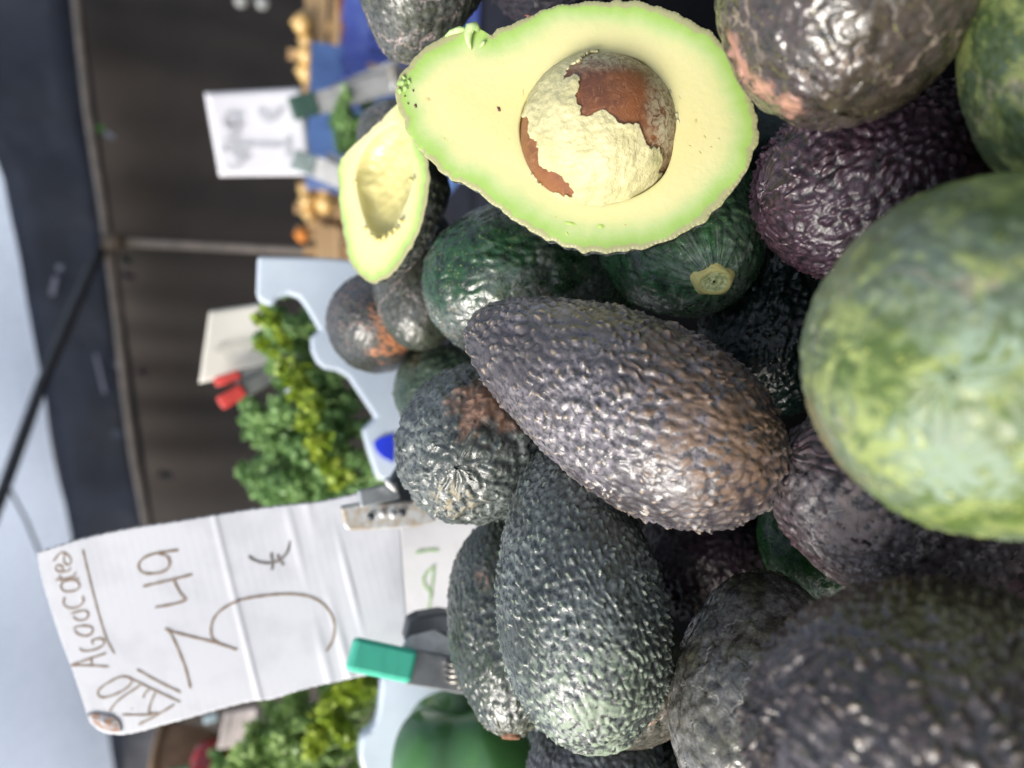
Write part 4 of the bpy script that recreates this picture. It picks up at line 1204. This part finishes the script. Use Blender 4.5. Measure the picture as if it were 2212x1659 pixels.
m_pep = simple("green_pepper_skin", (.07, .20, .055), .3, scale=25, col2=(.045, .14, .045), spec=.6, coat=.25)
m_redp = simple("red_pepper_skin", (.45, .012, .015), .2, scale=25, col2=(.3, .008, .01), spec=.6)
pc = atY(1012, 1655, .425)
pepper("green_pepper", "dark glossy green pepper at the bottom edge, in front of the white crate", pc, .046, .044, m_pep, .75, (1, .15, .1))

# yellow scrap between the avocados
ys = [(917, 776), (932, 768), (944, 780), (940, 784), (922, 783)]
y_o = prism("yellow_leaf_scrap", [at(x, y, .352) for x, y in ys], Vector((0, .001, -.0005)), simple("yellow_scrap", (.75, .48, .05), .5), None)
tag(y_o, "tiny bright yellow scrap wedged between the russet avocado and the dark green one", "scrap")

# ------------------------------------------------------------------ stall across the way
m_curtain = simple("dark_curtain", (.052, .043, .038), .8, scale=4, col2=(.036, .031, .028))
m_navy = simple("navy_tarp", (.036, .044, .068), .5, scale=6, col2=(.018, .022, .036), bump=.004, bscale=25)
m_canopy = simple("grey_blue_canopy", (.62, .70, .82), .35, scale=16, col2=(.20, .25, .34), bump=.02, bscale=22, trans=.65)
m_pole = simple("taupe_pole", (.30, .25, .21), .45, scale=30, col2=(.22, .19, .16))
m_dpole = simple("dark_pole", (.045, .05, .06), .5, scale=20)

YR = 2.0
def line(p, q, x):   # y along a picture line
    return p[1] + (q[1] - p[1]) * (x - p[0]) / (q[0] - p[0])
# curtain with soft vertical folds
A0, A1 = atY(165, -40, 2.25), atY(335, 1720, 2.25)
xr, xl = A0.x + 1.0, A1.x - .8
V, F = [], []
nx, nz = 320, 10
zt = max(A0.z, A1.z) + .12
for i in range(nx + 1):
    x = xl + (xr - xl) * i / nx
    for j in range(nz + 1):
        z = zt * j / nz
        fold = .004 * math.sin(x * 46 + 3 * math.sin(x * 5)) + .020 * math.sin(x * 11 + 1.3) 
        V.append(Vector((x, 2.32 + fold * (.4 + .6 * (1 - j / nz)) , z)))
for i in range(nx):
    for j in range(nz): F.append([i * (nz + 1) + j, (i + 1) * (nz + 1) + j, (i + 1) * (nz + 1) + j + 1, i * (nz + 1) + j + 1])
cu = put("curtain", V, F, m_curtain, None, True)
tag(cu, "dark brown black curtain closing the back of the stall across the way", "curtain")
# navy valance between rail and canopy
V, F = [], []
n = 40
for i in range(n + 1):
    y = -80 + 1860 * i / n
    xlow = 165 + (y / 1130) * 155 + 10
    xup = min(-10 + (y - 330) * .188, 300) if y > 330 else -120
    xup = -160 if y < 200 else (-160 + (y - 200) * (160 / 150.) if y < 350 else 0 + (y - 350) * .19)
    for j in range(5):
        t = j / 4
        V.append(atY(xlow + (xup - xlow) * t, y, 2.1 + .012 * math.sin(y / 37.) * (1 - t)))
for i in range(n):
    for j in range(4): F.append([i * 5 + j, i * 5 + j + 1, (i + 1) * 5 + j + 1, (i + 1) * 5 + j])
va = put("valance", V, F, m_navy, None, True)
sd = va.modifiers.new("thick", 'SOLIDIFY'); sd.thickness = .002
tag(va, "wide navy tarpaulin strip between the pale canopy and the taupe rail", "tarpaulin")
# canopy sheet, rising from the valance's upper edge towards the camera
edge = [(-160, 200), (0, 350), (57, 650), (95, 850), (150, 1140), (205, 1400), (262, 1720)]
V, F = [], []
m_ = 26
es = smooth_poly(edge, 60, False)
for i, (x, y) in enumerate(es):
    p = atY(x + 6, y, 2.12)
    for j in range(m_ + 1):
        t = j / m_
        V.append(p + Vector((.03 * math.sin(i * .4) * t, -1.5 * t, .75 * t + .012 * math.sin(i * .25 + j * .3) + .006 * math.sin(j * .8))))
for i in range(len(es) - 1):
    for j in range(m_): F.append([i * (m_ + 1) + j, i * (m_ + 1) + j + 1, (i + 1) * (m_ + 1) + j + 1, (i + 1) * (m_ + 1) + j])
ca = put("canopy", V, F, m_canopy, None, True)
tag(ca, "pale blue grey tarpaulin canopy lit through from above", "canopy")

fr = empty("stall_frame", atY(230, 522, YR))
tag(fr, "taupe metal frame of the far stall, a rail, an upright and a brace", "stall frame")
railp = [(158, -60), (170, 60), (190, 240), (215, 400), (232, 522), (255, 700), (272, 860), (292, 1000), (318, 1140), (345, 1400), (372, 1720)]
tube("rail", [atY(x, y, YR) for x, y in railp], .0105, m_pole, fr)
pt = atY(228, 522, YR - .02)
tube("post", [pt, atY(700, 545, YR - .02), Vector((atY(700, 545, YR - .02).x + .0, YR - .02, 0))], .0095, m_pole, fr)
tube("joint_sleeve", [atY(224, 520, YR - .03), atY(266, 524, YR - .03)], .021, simple("tan_tape", (.14, .105, .075), .6, scale=50), fr)
tube("brace", [atY(-60, 1230, 1.7), atY(0, 1078, 1.75), atY(90, 830, 1.85), atY(194, 585, 1.95), atY(224, 530, YR)], .0125, m_dpole, fr)
tube("cord", [atY(14, 1040, 1.7), atY(28, 1070, 1.7), atY(55, 1120, 1.7), atY(84, 1190, 1.7), atY(130, 1290, 1.7)], .003, m_dpole, fr, 6)

# scraps of tape and stickers on the valance, some pale to imitate glints
m_tape = simple("pale_tape", (.36, .38, .46), .5)
def scrap(x0, y0, x1, y1, w, Y, mat, lab):
    o = bar("tape_scrap", atY(x0, y0, Y), atY(x1, y1, Y), w, .001, mat)
    tag(o, lab, "tape", "scraps of tape on the far stall's tarpaulin")
    return o
scrap(120, 598, 112, 638, .012, 2.07, m_tape, "pale scrap of tape on the navy strip, the larger of two beside the brace")
scrap(130, 572, 128, 585, .014, 2.07, m_tape, "small pale blot of tape on the navy strip, the smaller of two beside the brace")
scrap(206, 765, 226, 850, .008, 2.07, m_tape, "long narrow slanted pale scrap of tape on the navy strip")
scrap(182, 630, 178, 645, .010, 2.07, simple("dim_tape", (.2, .21, .26), .5), "dim little scrap of tape between the brace and the rail")
scrap(248, 784, 262, 800, .010, 2.05, simple("dim_tape_b", (.22, .24, .30), .5), "dim scrap of tape on the curtain just under the rail")
scrap(212, 272, 224, 284, .014, 2.05, simple("green_tape", (.12, .40, .06), .5), "small bright green scrap on the curtain under the rail")
scrap(226, 286, 246, 298, .012, 2.05, m_tape, "pale lavender scrap touching the green one under the rail")
scrap(342, 1022, 372, 1028, .018, 2.2, simple("grey_smudge", (.09, .10, .11), .6), "greyish patch low on the curtain near the price card")
scrap(300, 800, 318, 806, .014, 2.2, simple("mauve_smudge", (.12, .075, .11), .6), "mauve patch on the curtain between rail and cream sign")
scrap(240, 935, 262, 940, .018, 2.05, simple("blue_smudge", (.10, .12, .16), .6), "bluish patch at the rail between the cream sign and the price card")
scrap(262, 555, 284, 566, .016, 2.2, simple("teal_smudge", (.02, .07, .06), .6), "teal patch on the curtain just below the taupe post")
scrap(262, 590, 290, 600, .016, 2.2, simple("violet_smudge", (.09, .085, .13), .6), "violet patch on the curtain next to the teal one")

# far table with crates
FZ = 1.06
ft = empty("far_table", (0, 1.75, 0)); tag(ft, "dark table of the stall across the way, loaded with crates", "table")
box("table_top", (-.1, 1.62, FZ - .015), (3.0, 1.0, .03), m_table, ft)
for sx_ in (-1.5, 1.3):
    for sy_ in (1.2, 2.05): box("leg", (sx_, sy_, (FZ - .03) / 2), (.05, .05, FZ - .03), m_black, ft)

def wood_crate(label, c, w, d, h, rows=3, rz=0.0):
    c = Vector(c); root = empty("wooden_crate", c); tag(root, label, "wooden crate", "pale wooden crates on the far stall")
    M = Matrix.Rotation(rz, 3, 'Z')
    def P(x, y, z): return c + M @ Vector((x, y, z))
    sh = h / rows
    for sgn in (-1, 1):
        for r_ in range(rows):
            box("slat", P(0, sgn * d / 2, sh * (r_ + .5)), (w, .006, sh * .78), m_wood, root, rz=rz)
            box("slat", P(sgn * w / 2, 0, sh * (r_ + .5)), (.006, d - .012, sh * .78), m_wood, root, rz=rz)
        for s2 in (-1, 1):
            box("corner_post", P(sgn * (w / 2 - .014), s2 * (d / 2 - .012), h * .54), (.016, .014, h * 1.08), m_wood, root, rz=rz)
    box("bottom", P(0, 0, .004), (w - .01, d - .01, .006), m_wood, root, rz=rz)
    return root
def on(x, y, Y, z):
    p = atY(x, y, Y); return (p.x, Y, z)
z705 = atY(760, 90, 1.55).z
wood_crate("pale wooden crate at the top edge, above the white square sign", on(700, 90, 1.62, FZ), .20, .26, atY(648, 90, 1.5).z - FZ, 5)
wood_crate("pale wooden crate below the white square sign, behind the empty avocado half", on(700, 430, 1.62, FZ), .13, .26, atY(660, 430, 1.5).z - FZ, 5)
wood_crate("pale wooden crate at the taupe post, above the white parsley crate", on(700, 575, 1.60, FZ), .12, .24, atY(675, 560, 1.5).z - FZ, 4)

m_bcr = simple("blue_crate_plastic", (.10, .19, .44), .4, scale=30, col2=(.08, .15, .36))
m_bcr2 = simple("royal_blue_plastic", (.06, .09, .38), .35, scale=30, col2=(.10, .15, .45))
def plastic_crate(label, c, w, d, h, mat, cols=5):
    c = Vector(c); root = empty("plastic_crate", c); tag(root, label, "plastic crate", "blue plastic crates on the far stall")
    t = .005
    box("bottom", c + Vector((0, 0, .004)), (w, d, .006), mat, root)
    for sgn in (-1, 1):
        for z0, z1 in ((.0, .24), (.82, 1.0)):
            box("rail", c + Vector((0, sgn * d / 2, h * (z0 + z1) / 2)), (w, t, h * (z1 - z0)), mat, root)
            box("rail", c + Vector((sgn * w / 2, 0, h * (z0 + z1) / 2)), (t, d - .012, h * (z1 - z0)), mat, root)
        for k_ in range(cols + 1):
            x = -w / 2 + .006 + (w - .012) * k_ / cols
            box("rib", c + Vector((x, sgn * d / 2, h * .53)), (w / cols * .5, t * .8, h * .58), mat, root)
    return root
plastic_crate("dull blue plastic crate right beside the white square sign", on(705, 268, 1.28, FZ), .17, .22, atY(664, 268, 1.17).z - FZ, m_bcr)
plastic_crate("royal blue plastic crate at the top edge beside the grey olive avocado", on(780, 110, 1.22, FZ), .155, .2, atY(742, 110, 1.12).z - FZ, m_bcr2, 7)

# produce in the far crates: golden glint balls, potatoes and greens, a few pixels each
def produce(name, label, c, r, mat, cat, group, sq=.85):
    V, F = [], []
    r *= random.uniform(.72, 1.18); c = Vector(c) + Vector((random.uniform(-.008, .008), random.uniform(-.03, .03), random.uniform(-.012, .008)))
    nr, nt = 10, 14
    for i in range(nr + 1):
        ph = math.pi * i / nr
        for j in range(nt):
            th = 2 * math.pi * j / nt
            V.append(Vector(c) + Vector((r * math.sin(ph) * math.cos(th), r * math.sin(ph) * math.sin(th), r * sq * math.cos(ph) + (r * .25 if i == 0 else 0))))
    F = [[i * nt + j, (i + 1) * nt + j, (i + 1) * nt + (j + 1) % nt, i * nt + (j + 1) % nt] for i in range(nr) for j in range(nt)]
    o = put(name, V, F, mat, None, True)
    return tag(o, label, cat, group)
m_glint = simple("golden_glint", (.80, .54, .20), .12, scale=40, col2=(.66, .40, .13), spec=1.0)  # glossy golden balls added to stand in for glints
m_orange = simple("orange_skin", (.75, .25, .03), .35, scale=40)
og = "golden glints added at the far wooden crates"
ORD = ["topmost of the row", "second from the top", "middle of the row", "second from the bottom", "lowest of the row"]
for i, (x, y) in enumerate([(648, 30), (650, 62), (650, 98), (652, 132), (656, 160)]):
    p = atY(x, y, 1.50); produce("glint", "golden onion added at the crate above the white square sign, %s" % ORD[i], p, .021, m_glint, "glint", og)
for i, (x, y) in enumerate([(664, 398), (668, 430), (664, 462), (690, 396), (700, 440)]):
    p = atY(x, y, 1.48); produce("glint", "golden onion added at the crate below the white square sign, %s" % ["upper left one", "middle left one", "lower left one", "upper right one", "lower right one"][i], p, .020, m_glint, "glint", og)
produce("orange", "small orange fruit beside the wooden crate above the taupe post", atY(655, 500, 1.45), .016, m_orange, "orange", None)
herb_bunch("green leaves beside the dull blue crate, behind the empty avocado half", [B_(770, 250, 1.05, .035), B_(775, 300, 1.05, .03)], 1200, .012, m_leafD, 9, (atY(780, 270, 1.05).x, 1.05, FZ), name="leafy_greens", stalks=4, cat="greens")
rb = bar("brown_strap", atY(738, -30, 1.3), atY(752, 92, 1.3), .02, .01, simple("red_brown", (.24, .08, .04), .6))
tag(rb, "red brown strip along the wooden crate at the top edge", "strap")

# bottom left background: red pepper, tan basket, pale thing
pepper("red_pepper", "blurred red pepper at the bottom edge beside the dusty pink sign", tuple(atY(462, 1665, .95)), .034, .032, m_redp, .2, (.2, -.1, 1))
bk = empty("wicker_basket", atY(395, 1660, 1.1)); tag(bk, "tan woven basket blurred at the bottom edge, left of the red pepper", "basket")
V, F = tube_geo([atY(395, 1680, 1.1) + Vector((0, 0, z)) for z in (-.05, -.02, .0, .03)], [.05, .062, .068, .072], 28); put("basket_wall", V, F, simple("wicker", (.34, .20, .11), .7, scale=160, col2=(.2, .11, .06)), bk, True)
tube("basket_rim", [atY(395, 1680, 1.1) + Vector((.073 * math.cos(a), .073 * math.sin(a), .03)) for a in np.linspace(0, 6.28, 30)], .005, simple("wicker_rim", (.40, .25, .14), .7, scale=100), bk, 8)
herb_bunch("dark leaves beneath the dusty pink sign", [B_(520, 1650, .85, .03), B_(540, 1620, .82, .02)], 900, .009, m_leafD, 10, (atY(560, 1640, .84).x, .84, TZ), name="leafy_greens", stalks=3, cat="greens")
bar("clear_peg", atY(440, 1556, .79), atY(470, 1548, .79), .008, .005, simple("pale_aqua_plastic", (.55, .68, .72), .2), None, .001)
tag(bpy.data.objects["clear_peg"], "pale aqua plastic peg on the edge of the dusty pink sign", "peg")
# white discs added at the top edge to stand in for flecks of light
for i, (x, y, l_) in enumerate([(520, 2, "round white disc added as a fleck of light at the top edge, nearer the rail"), (566, 6, "round white disc added as a fleck of light at the top edge, nearer the crates")]):
    c = atY(x, y, 2.0)
    o = tube("light_fleck", [c, c + Vector((0, .003, 0))], .016, simple("fleck_white", (.85, .85, .80), .5), None, 18)
    tag(o, l_, "light fleck")
